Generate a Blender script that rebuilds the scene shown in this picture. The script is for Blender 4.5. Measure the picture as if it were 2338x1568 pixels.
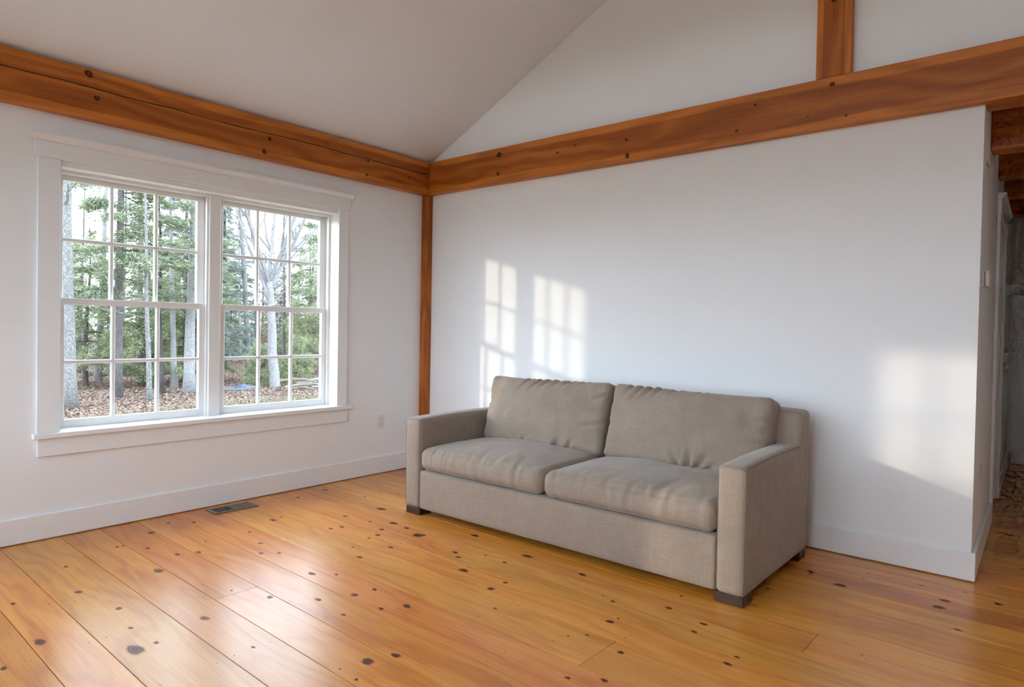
import bpy, bmesh, math, random
import numpy as np
from mathutils import Vector, Matrix, noise

random.seed(7)
rng = np.random.default_rng(7)
scn = bpy.context.scene
for o in list(bpy.data.objects):
    bpy.data.objects.remove(o)
COL = scn.collection
R = math.radians

# ------------------------------------------------------------------ camera
cam_d = bpy.data.cameras.new('camera')
cam_d.sensor_width = 36.0
cam_d.sensor_fit = 'HORIZONTAL'
cam_d.lens = 1506.385 / 2338.0 * 36.0
cam_d.shift_x = -0.8 / 2338.0
cam_d.shift_y = -7.68 / 2338.0
cam_d.clip_start = 0.05
cam_d.clip_end = 400
cam = bpy.data.objects.new('camera', cam_d)
COL.objects.link(cam)
cr = Vector((0.7673307, 0.64100075, 0.01793399))
cu = Vector((-0.02532451, 0.00234647, 0.99967653))
cf = Vector((-0.64075133, 0.76753666, -0.01803355))
M = Matrix.Identity(4)
for i in range(3):
    M[i][0], M[i][1], M[i][2] = cr[i], cu[i], -cf[i]
M.translation = (4.43264, -4.08509, 1.25)
cam.matrix_world = M
scn.camera = cam

# ------------------------------------------------------------------ sky, sun, exposure
SKY = 9.4
world = bpy.data.worlds.new('overcast_sky')
scn.world = world
world.use_nodes = True
bg = world.node_tree.nodes['Background']
bg.inputs['Color'].default_value = (0.825, 0.935, 1.10, 1)
bg.inputs['Strength'].default_value = SKY

sun_d = bpy.data.lights.new('low_sun', 'SUN')
sun_d.energy = 1.3
sun_d.color = (1.0, 0.86, 0.68)
sun_d.angle = R(1.3)
sun = bpy.data.objects.new('low_sun', sun_d)
COL.objects.link(sun)
sun.rotation_euler = Vector((0.685, 1.0, -0.200)).to_track_quat('-Z', 'Y').to_euler()
sun.location = (-20, -25, 8)

vs = scn.view_settings
vs.view_transform = 'Standard'
vs.look = 'None'
vs.exposure = 0.27
vs.gamma = 1.0
vs.use_curve_mapping = False
scn.cycles.max_bounces = 8
scn.cycles.diffuse_bounces = 5
scn.cycles.glossy_bounces = 3
scn.cycles.use_adaptive_sampling = True
scn.cycles.adaptive_threshold = 0.08
scn.cycles.adaptive_min_samples = 12
scn.cycles.transparent_max_bounces = 24
scn.cycles.use_denoising = True
scn.cycles.sample_clamp_indirect = 6.0
scn.cycles.caustics_reflective = False
scn.cycles.caustics_refractive = False

# ------------------------------------------------------------------ helpers
def link(o, parent=None):
    COL.objects.link(o)
    if parent is not None:
        o.parent = parent
    return o

def mesh_obj(name, verts, faces, mat=None, parent=None, smooth=False):
    me = bpy.data.meshes.new(name)
    me.from_pydata([tuple(v) for v in verts] if not isinstance(verts, np.ndarray) else verts.tolist(), [],
                   faces if not isinstance(faces, np.ndarray) else faces.tolist())
    if mat is not None:
        for m in (mat if isinstance(mat, (list, tuple)) else [mat]):
            me.materials.append(m)
    if smooth:
        me.polygons.foreach_set('use_smooth', [True] * len(me.polygons))
    me.update()
    return link(bpy.data.objects.new(name, me), parent)

def tag(o, label=None, cat=None, group=None, kind=None):
    if label: o['label'] = label
    if cat: o['category'] = cat
    if group: o['group'] = group
    if kind: o['kind'] = kind
    return o

def empty(name, loc=(0, 0, 0), rz=0.0, parent=None):
    o = bpy.data.objects.new(name, None)
    o.location = loc
    o.rotation_euler = (0, 0, rz)
    o.empty_display_size = 0.05
    return link(o, parent)

class MB:
    """collects vertices and faces of one mesh"""
    def __init__(self):
        self.v, self.f = [], []
    def add(self, vs_, fs_):
        n = len(self.v)
        self.v += [tuple(p) for p in vs_]
        self.f += [tuple(i + n for i in f) for f in fs_]
        return self
    def box(self, lo, hi):
        x0, y0, z0 = lo; x1, y1, z1 = hi
        return self.add([(x0, y0, z0), (x1, y0, z0), (x1, y1, z0), (x0, y1, z0),
                         (x0, y0, z1), (x1, y0, z1), (x1, y1, z1), (x0, y1, z1)],
                        [(0, 3, 2, 1), (4, 5, 6, 7), (0, 1, 5, 4), (1, 2, 6, 5), (2, 3, 7, 6), (3, 0, 4, 7)])
    def bbox(self, lo, hi, b=0.003, seg=1):
        """box with rounded edges"""
        bm = bmesh.new()
        bmesh.ops.create_cube(bm, size=1.0)
        for v in bm.verts:
            for k in range(3):
                v.co[k] = lo[k] + (v.co[k] + 0.5) * (hi[k] - lo[k])
        b = min(b, 0.45 * min(hi[k] - lo[k] for k in range(3)))
        bmesh.ops.bevel(bm, geom=list(bm.edges), offset=b, segments=seg, profile=0.5, affect='EDGES')
        bm.verts.index_update()
        self.add([v.co[:] for v in bm.verts], [[v.index for v in f.verts] for f in bm.faces])
        bm.free()
        return self
    def prism(self, poly, axis, a, b):
        """extrude a 2D polygon along an axis (0,1,2) from a to b"""
        def p3(p, t):
            q = list(p); q.insert(axis, t); return tuple(q)
        n = len(poly)
        self.add([p3(p, a) for p in poly] + [p3(p, b) for p in poly],
                 [tuple(range(n))[::-1], tuple(range(n, 2 * n))] +
                 [(i, (i + 1) % n, (i + 1) % n + n, i + n) for i in range(n)])
        return self
    def tube(self, pts, rad, n=8, cap=True):
        pts = [Vector(p) for p in pts]
        if not isinstance(rad, (list, tuple)): rad = [rad] * len(pts)
        rings, up = [], None
        for i, p in enumerate(pts):
            d = (pts[min(i + 1, len(pts) - 1)] - pts[max(i - 1, 0)]).normalized()
            if up is None:
                up = Vector((0, 0, 1)) if abs(d.z) < 0.9 else Vector((1, 0, 0))
            s = d.cross(up).normalized(); up = s.cross(d).normalized()
            rings.append([p + (s * math.cos(2 * math.pi * k / n) + up * math.sin(2 * math.pi * k / n)) * rad[i] for k in range(n)])
        vs_ = [q for r in rings for q in r]
        fs_ = []
        for i in range(len(pts) - 1):
            for k in range(n):
                a = i * n + k; b2 = i * n + (k + 1) % n
                fs_.append((a, b2, b2 + n, a + n))
        if cap:
            fs_.append(tuple(range(n))[::-1]); fs_.append(tuple(range((len(pts) - 1) * n, len(pts) * n)))
        return self.add(vs_, fs_)
    def build(self, name, mat=None, parent=None, smooth=False):
        o = mesh_obj(name, self.v, self.f, mat, parent, smooth)
        bm = bmesh.new(); bm.from_mesh(o.data)
        bmesh.ops.recalc_face_normals(bm, faces=bm.faces)
        bm.to_mesh(o.data); bm.free()
        return o

def copy_tree(o, parent=None):
    c = o.copy(); COL.objects.link(c)
    if parent is not None: c.parent = parent
    for ch in list(o.children):
        copy_tree(ch, c)
    return c

# ------------------------------------------------------------------ materials
class NT:
    def __init__(self, name):
        self.m = bpy.data.materials.new(name); self.m.use_nodes = True
        self.t = self.m.node_tree; self.t.nodes.clear()
        self.out = self.t.nodes.new('ShaderNodeOutputMaterial')
    def n(self, typ, ins=None, **attrs):
        nd = self.t.nodes.new('ShaderNode' + typ)
        for k, v in attrs.items(): setattr(nd, k, v)
        for k, v in (ins or {}).items(): self.set(nd.inputs[k], v)
        return nd
    def set(self, sock, v):
        if isinstance(v, bpy.types.NodeSocket): self.t.links.new(v, sock)
        elif isinstance(v, bpy.types.Node): self.t.links.new(v.outputs[0], sock)
        else:
            if sock.type == 'RGBA' and len(v) == 3: v = (*v, 1)
            sock.default_value = v
    def math(self, op, a, b=0.0, c=0.0, clamp=False):
        nd = self.n('Math', {0: a, 1: b, 2: c}, operation=op, use_clamp=clamp); return nd.outputs[0]
    def vmul(self, v, s):
        return self.n('VectorMath', {0: v, 1: s}, operation='MULTIPLY').outputs[0]
    def vadd(self, v, s):
        return self.n('VectorMath', {0: v, 1: s}, operation='ADD').outputs[0]
    def noise(self, v, scale=5, detail=2, rough=0.5, dist=0.0):
        return self.n('TexNoise', {'Vector': v, 'Scale': scale, 'Detail': detail, 'Roughness': rough, 'Distortion': dist}).outputs['Fac']
    def ramp(self, f, stops):
        nd = self.n('ValToRGB', {'Fac': f}); cr_ = nd.color_ramp
        while len(cr_.elements) < len(stops): cr_.elements.new(0.5)
        for e, (p, c) in zip(cr_.elements, stops):
            e.position = p; e.color = (*c, 1) if len(c) == 3 else c
        return nd.outputs['Color']
    def mix(self, f, a, b, blend='MIX'):
        nd = self.n('Mix', data_type='RGBA', blend_type=blend)
        self.set(nd.inputs[0], f); self.set(nd.inputs[6], a); self.set(nd.inputs[7], b)
        return nd.outputs[2]
    def smooth(self, f, lo, hi, t0=0.0, t1=1.0):
        return self.n('MapRange', {0: f, 1: lo, 2: hi, 3: t0, 4: t1}, interpolation_type='SMOOTHSTEP').outputs[0]
    def obj(self):
        return self.n('TexCoord').outputs['Object']
    def sep(self, v):
        return self.n('SeparateXYZ', {0: v}).outputs
    def bsdf(self, **ins):
        nd = self.n('BsdfPrincipled')
        for k, v in ins.items():
            self.set(nd.inputs[k.replace('_', ' ')], v)
        self.t.links.new(nd.outputs[0], self.out.inputs['Surface'])
        return nd
    def bump(self, h, strength=0.2, dist=0.01):
        return self.n('Bump', {'Height': h, 'Strength': strength, 'Distance': dist}).outputs[0]

def mat_paint(name, col, rough=0.55, spec=0.35, mottled=0.015, bump=0.05):
    t = NT(name); v = t.obj()
    f = t.noise(v, 3.0, 3)
    c = t.mix(f, tuple(x * (1 - mottled) for x in col), tuple(min(1, x * (1 + mottled)) for x in col))
    t.bsdf(Base_Color=c, Roughness=rough, Specular_IOR_Level=spec, Normal=t.bump(t.noise(v, 260, 2), bump, 0.002))
    return t.m

M_WALL = mat_paint('white_wall_paint', (0.825, 0.835, 0.845), 0.5)
M_CEIL = mat_paint('white_ceiling_paint', (0.80, 0.805, 0.81), 0.7)
M_TRIM = mat_paint('white_trim_enamel', (0.81, 0.82, 0.835), 0.3, 0.5, 0.005, 0.02)
M_SASH = mat_paint('white_window_sash', (0.80, 0.80, 0.795), 0.32, 0.5, 0.005, 0.0)
M_PLASTIC = mat_paint('white_plastic', (0.74, 0.72, 0.70), 0.35, 0.5, 0.0, 0.0)
M_SLOT = mat_paint('dark_slot', (0.04, 0.035, 0.035), 0.6, 0.3, 0.0, 0.0)

def mat_fir(name, base_dark, base_mid, base_light, crack=None, h=0.285, w=0.2):
    """timber, grain along local X; paler sapwood toward the long edges"""
    t = NT(name); v = t.obj()
    rnd = t.n('ObjectInfo').outputs['Random']
    off = t.n('CombineXYZ', {0: t.math('MULTIPLY', rnd, 31.0), 1: t.math('MULTIPLY', rnd, 17.0), 2: t.math('MULTIPLY', rnd, 5.0)}).outputs[0]
    vo = t.vadd(v, off)
    warp = t.noise(t.vmul(vo, (0.9, 3, 3)), 1.0, 2)
    s = t.sep(vo)
    rings = t.math('ADD', t.math('MULTIPLY', t.math('ADD', s[2], t.math('MULTIPLY', s[1], 0.7)), 26.0), t.math('MULTIPLY', warp, 14.0))
    wv = t.math('MULTIPLY', t.math('ADD', t.math('SINE', t.math('MULTIPLY', rings, 2.2)), 1.0), 0.5)
    fine = t.noise(t.vmul(vo, (1.6, 110, 110)), 1.0, 4, 0.65)
    broad = t.noise(t.vmul(vo, (0.7, 6, 6)), 1.0, 3)
    f = t.math('ADD', t.math('ADD', t.math('MULTIPLY', wv, 0.26), t.math('MULTIPLY', fine, 0.62)), t.math('MULTIPLY', broad, 0.35))
    heart = t.ramp(f, [(0.36, tuple(0.95 * q for q in base_dark)), (0.52, tuple(1.30 * q for q in base_dark)), (0.70, tuple(1.1 * q for q in base_mid)), (0.90, base_light)])
    sap = t.ramp(f, [(0.36, base_mid), (0.55, base_light), (0.78, tuple(1.25 * q for q in base_light))])
    sl = t.sep(v)
    edge = t.math('ADD', t.math('ABSOLUTE', sl[2]), t.math('MULTIPLY', t.math('SUBTRACT', t.noise(t.vmul(vo, (1.1, 2, 2)), 1.0, 2), 0.5), h * 0.22))
    sapf = t.smooth(edge, h * 0.315, h * 0.345)
    c = t.mix(t.math('MULTIPLY', sapf, 0.85), heart, sap)
    nrm_h = fine
    if crack is not None:
        line = t.math('ABSOLUTE', t.math('SUBTRACT', t.math('SUBTRACT', sl[2], crack),
                      t.math('MULTIPLY', t.math('SUBTRACT', t.noise(t.vmul(v, (1.3, 0, 0)), 1.0, 3, 0.55), 0.5), 0.05)))
        wid = t.math('MULTIPLY', t.noise(t.vmul(v, (1.6, 0, 0)), 2.0, 3), 0.0055)
        cf_ = t.math('LESS_THAN', line, wid)
        c = t.mix(cf_, c, (0.03, 0.012, 0.006))
        nrm_h = t.math('SUBTRACT', fine, t.math('MULTIPLY', cf_, 2.0))
    t.bsdf(Base_Color=c, Roughness=t.math('ADD', t.math('MULTIPLY', fine, 0.15), 0.38), Specular_IOR_Level=0.4,
           Normal=t.bump(nrm_h, 0.12, 0.004))
    return t.m

FIR = ((0.25, 0.060, 0.006), (0.355, 0.096, 0.010), (0.50, 0.158, 0.024))
M_FIR = mat_fir('fir_timber', *FIR)
M_FIR_CRACK = mat_fir('fir_timber_checked', *FIR, crack=0.035)
M_FIR_POST = mat_fir('fir_timber_post', *FIR, h=0.16)

def mat_floor():
    t = NT('honey_pine_floor'); v = t.obj()
    rnd = t.n('ObjectInfo').outputs['Random']
    off = t.n('CombineXYZ', {0: t.math('MULTIPLY', rnd, 57.0), 1: t.math('MULTIPLY', rnd, 23.0), 2: 0.0}).outputs[0]
    vo = t.vadd(v, off)
    s = t.sep(vo)
    warp = t.noise(t.vmul(vo, (0.8, 4.5, 1)), 1.0, 3)
    rings = t.math('ADD', t.math('MULTIPLY', s[1], 20.0), t.math('MULTIPLY', warp, 20.0))
    wv = t.math('POWER', t.math('MULTIPLY', t.math('ADD', t.math('SINE', t.math('MULTIPLY', rings, 2.0)), 1.0), 0.5), 2.0)
    fine = t.noise(t.vmul(vo, (2.0, 80, 1)), 1.0, 5, 0.6)
    broad = t.noise(t.vmul(vo, (0.9, 7, 1)), 1.0, 3)
    f = t.math('ADD', t.math('ADD', t.math('MULTIPLY', wv, 0.13), t.math('MULTIPLY', fine, 0.42)), t.math('MULTIPLY', broad, 0.50))
    c = t.ramp(f, [(0.22, (0.76, 0.365, 0.088)), (0.48, (0.64, 0.250, 0.040)), (0.68, (0.50, 0.163, 0.022)), (0.9, (0.36, 0.100, 0.012))])
    # fine dark resin streaks
    streak = t.smooth(t.noise(t.vadd(t.vmul(vo, (1.7, 42, 1)), (3.3, 9.1, 0)), 1.0, 3, 0.6), 0.64, 0.76)
    c = t.mix(t.math('MULTIPLY', streak, 0.28), c, (0.24, 0.085, 0.02))
    # small pin knots
    vor = t.n('TexVoronoi', {'Vector': t.vmul(vo, (1.9, 5.5, 1)), 'Scale': 1.0, 'Randomness': 1.0}, voronoi_dimensions='2D')
    sz = t.math('MULTIPLY', t.math('SUBTRACT', t.sep(vor.outputs['Color'])[0], 0.72), 0.10)
    pin = t.math('SMOOTH_MIN', t.math('MAXIMUM', t.math('MULTIPLY', t.math('SUBTRACT', sz, vor.outputs['Distance']), 60.0), 0.0), 1.0, 0.1)
    c = t.mix(t.math('MULTIPLY', pin, 0.75, clamp=True), c, (0.10, 0.032, 0.012))
    hsv = t.n('HueSaturation', {'Hue': t.math('ADD', t.math('MULTIPLY', rnd, 0.016), 0.492), 'Saturation': 1.0,
                                'Value': t.math('ADD', t.math('MULTIPLY', t.math('FRACT', t.math('MULTIPLY', rnd, 13.7)), 0.26), 0.84), 'Color': c}).outputs[0]
    rough = t.math('ADD', t.math('MULTIPLY', t.noise(t.vmul(vo, (3, 9, 1)), 1.0, 3), 0.12), 0.24)
    wavy = t.noise(t.vmul(vo, (1.5, 9, 1)), 1.0, 2)
    hgt = t.math('ADD', t.math('MULTIPLY', fine, 0.25), wavy)
    t.bsdf(Base_Color=hsv, Roughness=rough, Specular_IOR_Level=0.12, Coat_Weight=0.55, Coat_Roughness=0.25,
           Normal=t.bump(hgt, 0.10, 0.006))
    return t.m
M_FLOOR = mat_floor()

def mat_knot(name, core, ring, rough=0.3):
    """wood knot: dark ring and rays that die out into the board"""
    t = NT(name)
    a = t.n('Attribute', attribute_name='fade').outputs['Fac']
    v = t.obj()
    nz = t.noise(v, 120, 3)
    c = t.mix(t.smooth(a, 0.72, 0.98), ring, core)
    al = t.smooth(t.math('ADD', a, t.math('MULTIPLY', t.math('SUBTRACT', nz, 0.5), 0.35)), 0.12, 0.62)
    b = t.n('BsdfPrincipled', {'Base Color': c, 'Roughness': rough, 'Specular IOR Level': 0.25})
    tr = t.n('BsdfTransparent')
    mx = t.n('MixShader', {0: al, 1: tr.outputs[0], 2: b.outputs[0]})
    t.t.links.new(mx.outputs[0], t.out.inputs['Surface'])
    return t.m
M_KNOT = mat_knot('floor_knot', (0.050, 0.014, 0.008), (0.15, 0.038, 0.008), 0.4)
M_KNOT_BEAM = mat_knot('beam_knot', (0.15, 0.05, 0.018), (0.045, 0.014, 0.006), 0.45)

def mat_linen():
    t = NT('taupe_linen'); v = t.obj()
    a = t.noise(t.vmul(v, (16, 380, 380)), 1.0, 2, 0.6)
    b = t.noise(t.vmul(v, (380, 16, 16)), 1.0, 2, 0.6)
    d = t.noise(t.vmul(v, (16, 16, 380)), 1.0, 2, 0.6)
    e = t.noise(v, 420, 1)
    wv = t.math('ADD', t.math('ADD', t.math('MULTIPLY', a, 0.4), t.math('MULTIPLY', b, 0.4)), t.math('ADD', t.math('MULTIPLY', d, 0.2), t.math('MULTIPLY', e, 0.25)))
    blot = t.noise(v, 4.5, 4, 0.6)
    c = t.ramp(wv, [(0.42, (0.235, 0.183, 0.142)), (0.62, (0.300, 0.238, 0.190)), (0.82, (0.365, 0.295, 0.240))])
    c = t.mix(t.math('MULTIPLY', t.smooth(blot, 0.35, 0.75), 0.35), c, (0.225, 0.170, 0.130))
    t.bsdf(Base_Color=c, Roughness=0.85, Specular_IOR_Level=0.15, Sheen_Weight=0.25, Sheen_Roughness=0.5, Normal=t.bump(wv, 0.25, 0.002))
    return t.m
M_LINEN = mat_linen()
M_SEAM = mat_paint('taupe_seam_thread', (0.245, 0.195, 0.155), 0.9, 0.1, 0.02, 0.0)

def mat_darkwood():
    t = NT('espresso_wood'); v = t.obj()
    c = t.ramp(t.noise(t.vmul(v, (4, 60, 60)), 1.0, 3), [(0.3, (0.030, 0.014, 0.010)), (0.7, (0.065, 0.030, 0.020))])
    t.bsdf(Base_Color=c, Roughness=0.4)
    return t.m
M_FOOT = mat_darkwood()

def mat_glass():
    t = NT('window_glass')
    fc = t.n('LayerWeight', {'Blend': 0.5}).outputs['Facing']
    fr = t.math('ADD', t.math('MULTIPLY', t.math('POWER', fc, 5.0), 0.96), 0.04)
    tr = t.n('BsdfTransparent', {'Color': (0.955, 0.975, 0.965)})
    gl = t.n('BsdfGlossy', {'Color': (1, 1, 1), 'Roughness': 0.02})
    mx = t.n('MixShader', {0: fr, 1: tr.outputs[0], 2: gl.outputs[0]})
    t.t.links.new(mx.outputs[0], t.out.inputs['Surface'])
    return t.m
M_GLASS = mat_glass()

def mat_metal():
    t = NT('pewter_register'); v = t.obj()
    c = t.mix(t.noise(v, 40, 2), (0.17, 0.155, 0.135), (0.22, 0.205, 0.18))
    t.bsdf(Base_Color=c, Metallic=0.55, Roughness=0.42)
    return t.m
M_METAL = mat_metal()

def mat_bark(name, dark, light, patch, patch_amt=0.5, vscale=(7, 7, 2.0)):
    t = NT(name); v = t.obj()
    a = t.noise(t.vmul(v, vscale), 3.0, 5, 0.65)
    c = t.ramp(a, [(0.35, dark), (0.62, light)])
    p = t.smooth(t.noise(v, 34, 5, 0.7), 0.62 - 0.22 * patch_amt, 0.72 - 0.15 * patch_amt)
    c = t.mix(p, c, patch)
    t.bsdf(Base_Color=c, Roughness=0.9, Specular_IOR_Level=0.1, Normal=t.bump(a, 0.6, 0.02))
    return t.m
M_BARK_PALE = mat_bark('lichen_bark', (0.075, 0.073, 0.072), (0.125, 0.122, 0.120), (0.20, 0.205, 0.20), 0.75)
M_BARK_BEECH = mat_bark('grey_bark', (0.125, 0.122, 0.126), (0.180, 0.177, 0.180), (0.26, 0.26, 0.262), 0.75)
M_BARK_DARK = mat_bark('dark_bark', (0.035, 0.032, 0.030), (0.065, 0.060, 0.057), (0.10, 0.10, 0.097), 0.3)
M_BARK_MID = mat_bark('mid_bark', (0.052, 0.048, 0.047), (0.088, 0.083, 0.082), (0.135, 0.135, 0.132), 0.5)

def mat_leaf(name, c0, c1, c2, trans=0.25):
    t = NT(name)
    r = t.n('NewGeometry').outputs['Random Per Island']
    c = t.ramp(r, [(0.0, c0), (0.5, c1), (1.0, c2)])
    b = t.n('BsdfDiffuse', {'Color': c})
    tl = t.n('BsdfTranslucent', {'Color': c})
    mx = t.n('MixShader', {0: trans, 1: b.outputs[0], 2: tl.outputs[0]})
    t.t.links.new(mx.outputs[0], t.out.inputs['Surface'])
    return t.m
M_PINE = mat_leaf('pine_needles', (0.119, 0.146, 0.092), (0.195, 0.231, 0.148), (0.284, 0.312, 0.213))  # greens of all three conifers paled and greyed, haze put into the colour
M_HEMLOCK = mat_leaf('hemlock_needles', (0.153, 0.189, 0.098), (0.235, 0.271, 0.149), (0.324, 0.348, 0.211))
M_SPRUCE = mat_leaf('spruce_needles', (0.121, 0.153, 0.127), (0.192, 0.233, 0.198), (0.274, 0.307, 0.266))
M_RUSSET = mat_leaf('russet_leaves', (0.16, 0.105, 0.072), (0.20, 0.145, 0.105), (0.22, 0.18, 0.125))
M_LITTER = mat_leaf('fallen_leaves', (0.115, 0.080, 0.064), (0.165, 0.120, 0.097), (0.215, 0.168, 0.142), 0.1)
M_DRYGRASS = mat_leaf('dry_grass', (0.150, 0.128, 0.085), (0.180, 0.160, 0.115), (0.150, 0.160, 0.090), 0.2)

def mat_ground():
    t = NT('forest_floor'); v = t.obj()
    a = t.noise(v, 9.0, 6, 0.7)
    b = t.noise(v, 0.35, 3)
    c = t.ramp(a, [(0.35, (0.115, 0.080, 0.063)), (0.5, (0.150, 0.108, 0.087)), (0.68, (0.19, 0.148, 0.122))])
    s = t.sep(v)
    near = t.smooth(t.math('ADD', s[0], t.math('MULTIPLY', b, 3.0)), -8.6, -7.6)
    g = t.ramp(t.noise(v, 30, 4), [(0.35, (0.140, 0.125, 0.080)), (0.65, (0.185, 0.162, 0.118))])
    c = t.mix(near, c, g)
    t.bsdf(Base_Color=c, Roughness=1.0, Specular_IOR_Level=0.0, Normal=t.bump(a, 0.6, 0.05))
    return t.m
M_GROUND = mat_ground()
M_TARP = mat_paint('blue_tarp', (0.035, 0.055, 0.10), 0.4, 0.4, 0.1, 0.0)
M_PLY = mat_paint('weathered_board', (0.085, 0.082, 0.082), 0.8, 0.2, 0.1, 0.1)
M_CUTWOOD = mat_paint('cut_branch_wood', (0.16, 0.14, 0.12), 0.8, 0.2, 0.15, 0.2)
M_SOFFIT = mat_paint('grey_siding', (0.50, 0.50, 0.50), 0.7)

# ------------------------------------------------------------------ room dimensions
XE = 4.10            # end of the sofa wall
XR = 6.80            # east wall
YS = -4.85           # south wall (behind the camera)
YN = 4.08            # far end of the hall
ZB, ZT = 2.42, 2.705 # underside and top of the plate beams
TW = 0.22            # outer wall thickness
HALL = R(1.0)        # the hall wall runs a degree out of square

def struct(o):
    o['kind'] = 'structure'; return o

def wall_cells(a0, a1, z0, z1, holes):
    """rectangles of the wall around its window openings"""
    As = sorted({a0, a1, *[h[0] for h in holes], *[h[1] for h in holes]})
    Zs = sorted({z0, z1, *[h[2] for h in holes], *[h[3] for h in holes]})
    out = []
    for i in range(len(As) - 1):
        run = None
        for j in range(len(Zs) - 1):
            am, zm = (As[i] + As[i + 1]) / 2, (Zs[j] + Zs[j + 1]) / 2
            solid = not any(h[0] < am < h[1] and h[2] < zm < h[3] for h in holes)
            if solid:
                if run: run[3] = Zs[j + 1]
                else: run = [As[i], As[i + 1], Zs[j], Zs[j + 1]]
            if not solid or j == len(Zs) - 2:
                if run: out.append(run)
                run = None
    return out

# window openings: (d0, d1, z0, z1), d measured along the wall
WIN = (0.945, 2.85, 0.60, 2.145)
WEST = [(-2.85, -0.945, 0.60, 2.145)]
ADDED_GABLE_WIN = [(1.30, 3.25), (3.55, 5.50)]   # unseen transoms above, added to brighten the upper sofa wall
GTOP = 3.22
SOUTH = [(0.14, 2.045, 0.70, 2.22), (2.4475, 4.3525, 0.70, 2.22)]

EAST = []

mb = MB()
for a0, a1, z0, z1 in wall_cells(YS - TW, 0.0, 0, ZB, WEST): mb.box((-TW, a0, z0), (0, a1, z1))
mb.box((-TW, 0.0, 0), (0, 0.14, ZB))
struct(mb.build('wall_west', M_WALL))
mb = MB()
for a0, a1, z0, z1 in wall_cells(0.0, XR, 0, ZB, SOUTH): mb.box((a0, YS - TW, z0), (a1, YS, z1))
mb.box((0, YS - TW, ZB), (XR, YS, 2.80))
def rake(x): return 2.70 + 0.5 * min(x, XR - x)
for g0, g1 in ADDED_GABLE_WIN:      # wall left over around the transoms
    mb.prism([(g0, GTOP), (g1, GTOP), (g1, rake(g1)), (g0, rake(g0))], 1, YS - TW, YS)
for e0, e1 in ((0.2, ADDED_GABLE_WIN[0][0]), (ADDED_GABLE_WIN[1][1], 6.6)):
    mb.prism([(e0, 2.80), (e1, 2.80), (e1, rake(e1)), (e0, rake(e0))], 1, YS - TW, YS)
g0, g1 = ADDED_GABLE_WIN[0][1], ADDED_GABLE_WIN[1][0]
mb.prism([(g0, 2.80), (g1, 2.80), (g1, rake(g1)), (3.4, 4.40), (g0, rake(g0))], 1, YS - TW, YS)
struct(mb.build('wall_south', M_WALL))
mb = MB()
for a0, a1, z0, z1 in wall_cells(YS - TW, YN + 0.2, 0, 2.72, EAST): mb.box((XR, a0, z0), (XR + TW, a1, z1))
struct(mb.build('wall_east', M_WALL))
# sofa wall, its return along the hall is a separate wall
struct(MB().box((0, 0, 0), (XE, 0.14, ZB)).build('wall_north', M_WALL))
struct(MB().prism([(0.02, ZT + 0.0006), (XR - 0.02, ZT + 0.0006), (3.4, 4.40)], 1, 0.0, 0.14).build('wall_gable', M_WALL))

# ceilings: two slopes of the vaulted room, one flat ceiling in the hall
def slope(name, x0, z0, x1, z1):
    th = 0.15
    return struct(MB().prism([(x0, z0), (x1, z1), (x1, z1 + th), (x0, z0 + th)], 1, YS - TW, 0.20).build(name, M_CEIL))
slope('ceiling_west', -TW, 2.70 - 0.5 * TW, 3.4, 4.40)
slope('ceiling_east', 3.4, 4.40, XR + TW, 2.70 - 0.5 * TW)
struct(MB().box((3.9, 0.146, 2.53), (XR, YN + 0.2, 2.66)).build('ceiling_hall', M_CEIL))

# hall wall, seen edge-on past the end of the sofa wall (local y runs along it)
hall_m = Matrix.Translation((XE, 0, 0)) @ Matrix.Rotation(HALL, 4, 'Z')
DOOR = (1.42, 2.24, 0.0, 2.06)
mb = MB()
for a0, a1, z0, z1 in wall_cells(0.141, YN - 0.001, 0, 2.53, [DOOR]): mb.box((-0.14, a0, z0), (0, a1, z1))
w = struct(mb.build('wall_hall', M_WALL)); w.matrix_world = hall_m
struct(MB().box((5.30, 0.0, 0), (5.42, YN, ZB)).box((5.42, 0.0, 0), (XR, 0.14, ZB)).box((5.30, 0.1465, ZB), (5.42, YN, 2.53)).build('wall_hall_light_block', M_WALL))  # unseen walls, added to keep daylight out of the hall
struct(MB().box((3.8, YN, 0), (XR, YN + 0.15, 2.53)).build('wall_hall_end', M_WALL))

# ------------------------------------------------------------------ floor of wide pine planks
floor = struct(MB().box((-0.2, YS - 0.2, -0.16), (XR + 0.2, YN + 0.2, -0.024)).build('floor', M_SLOT))
FA = R(-1.0)
ca, sa = math.cos(FA), math.sin(FA)
seams = [-3.306, -3.12, -2.84, -2.635, -2.43, -2.22, -1.99, -1.728, -1.535, -1.312, -1.095, -0.895, -0.69, -0.485, -0.295, -0.085]
v = -3.306; r_ = random.Random(3)
lower = []
while v > YS - 0.1:
    v -= r_.choice([0.20, 0.22, 0.25, 0.21, 0.27]); lower.append(v)
v = -0.085; upper = []
while v < YN + 0.15:
    v += r_.choice([0.19, 0.20, 0.22, 0.21]); upper.append(v)
seams = lower[::-1] + seams + upper
FIXED = {(-2.635, -2.43): [1.565, 5.2], (-1.99, -1.728): [3.115, 5.6], (-1.312, -1.095): [3.70, 6.0], (-1.535, -1.312): [1.86, 5.4],
         (-3.12, -2.84): [4.1], (-3.306, -3.12): [3.4, 5.9], (-2.84, -2.635): [3.9], (-2.43, -2.22): [4.7], (-2.22, -1.99): [4.9],
         (-1.728, -1.535): [4.6], (-1.095, -0.895): [5.0], (-0.895, -0.69): [4.9], (-0.69, -0.485): [2.2, 5.2], (-0.485, -0.295): [5.5],
         (-0.295, -0.085): [2.6, 5.1]}
planks = []   # (u0,u1,v0,v1,obj)
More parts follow.
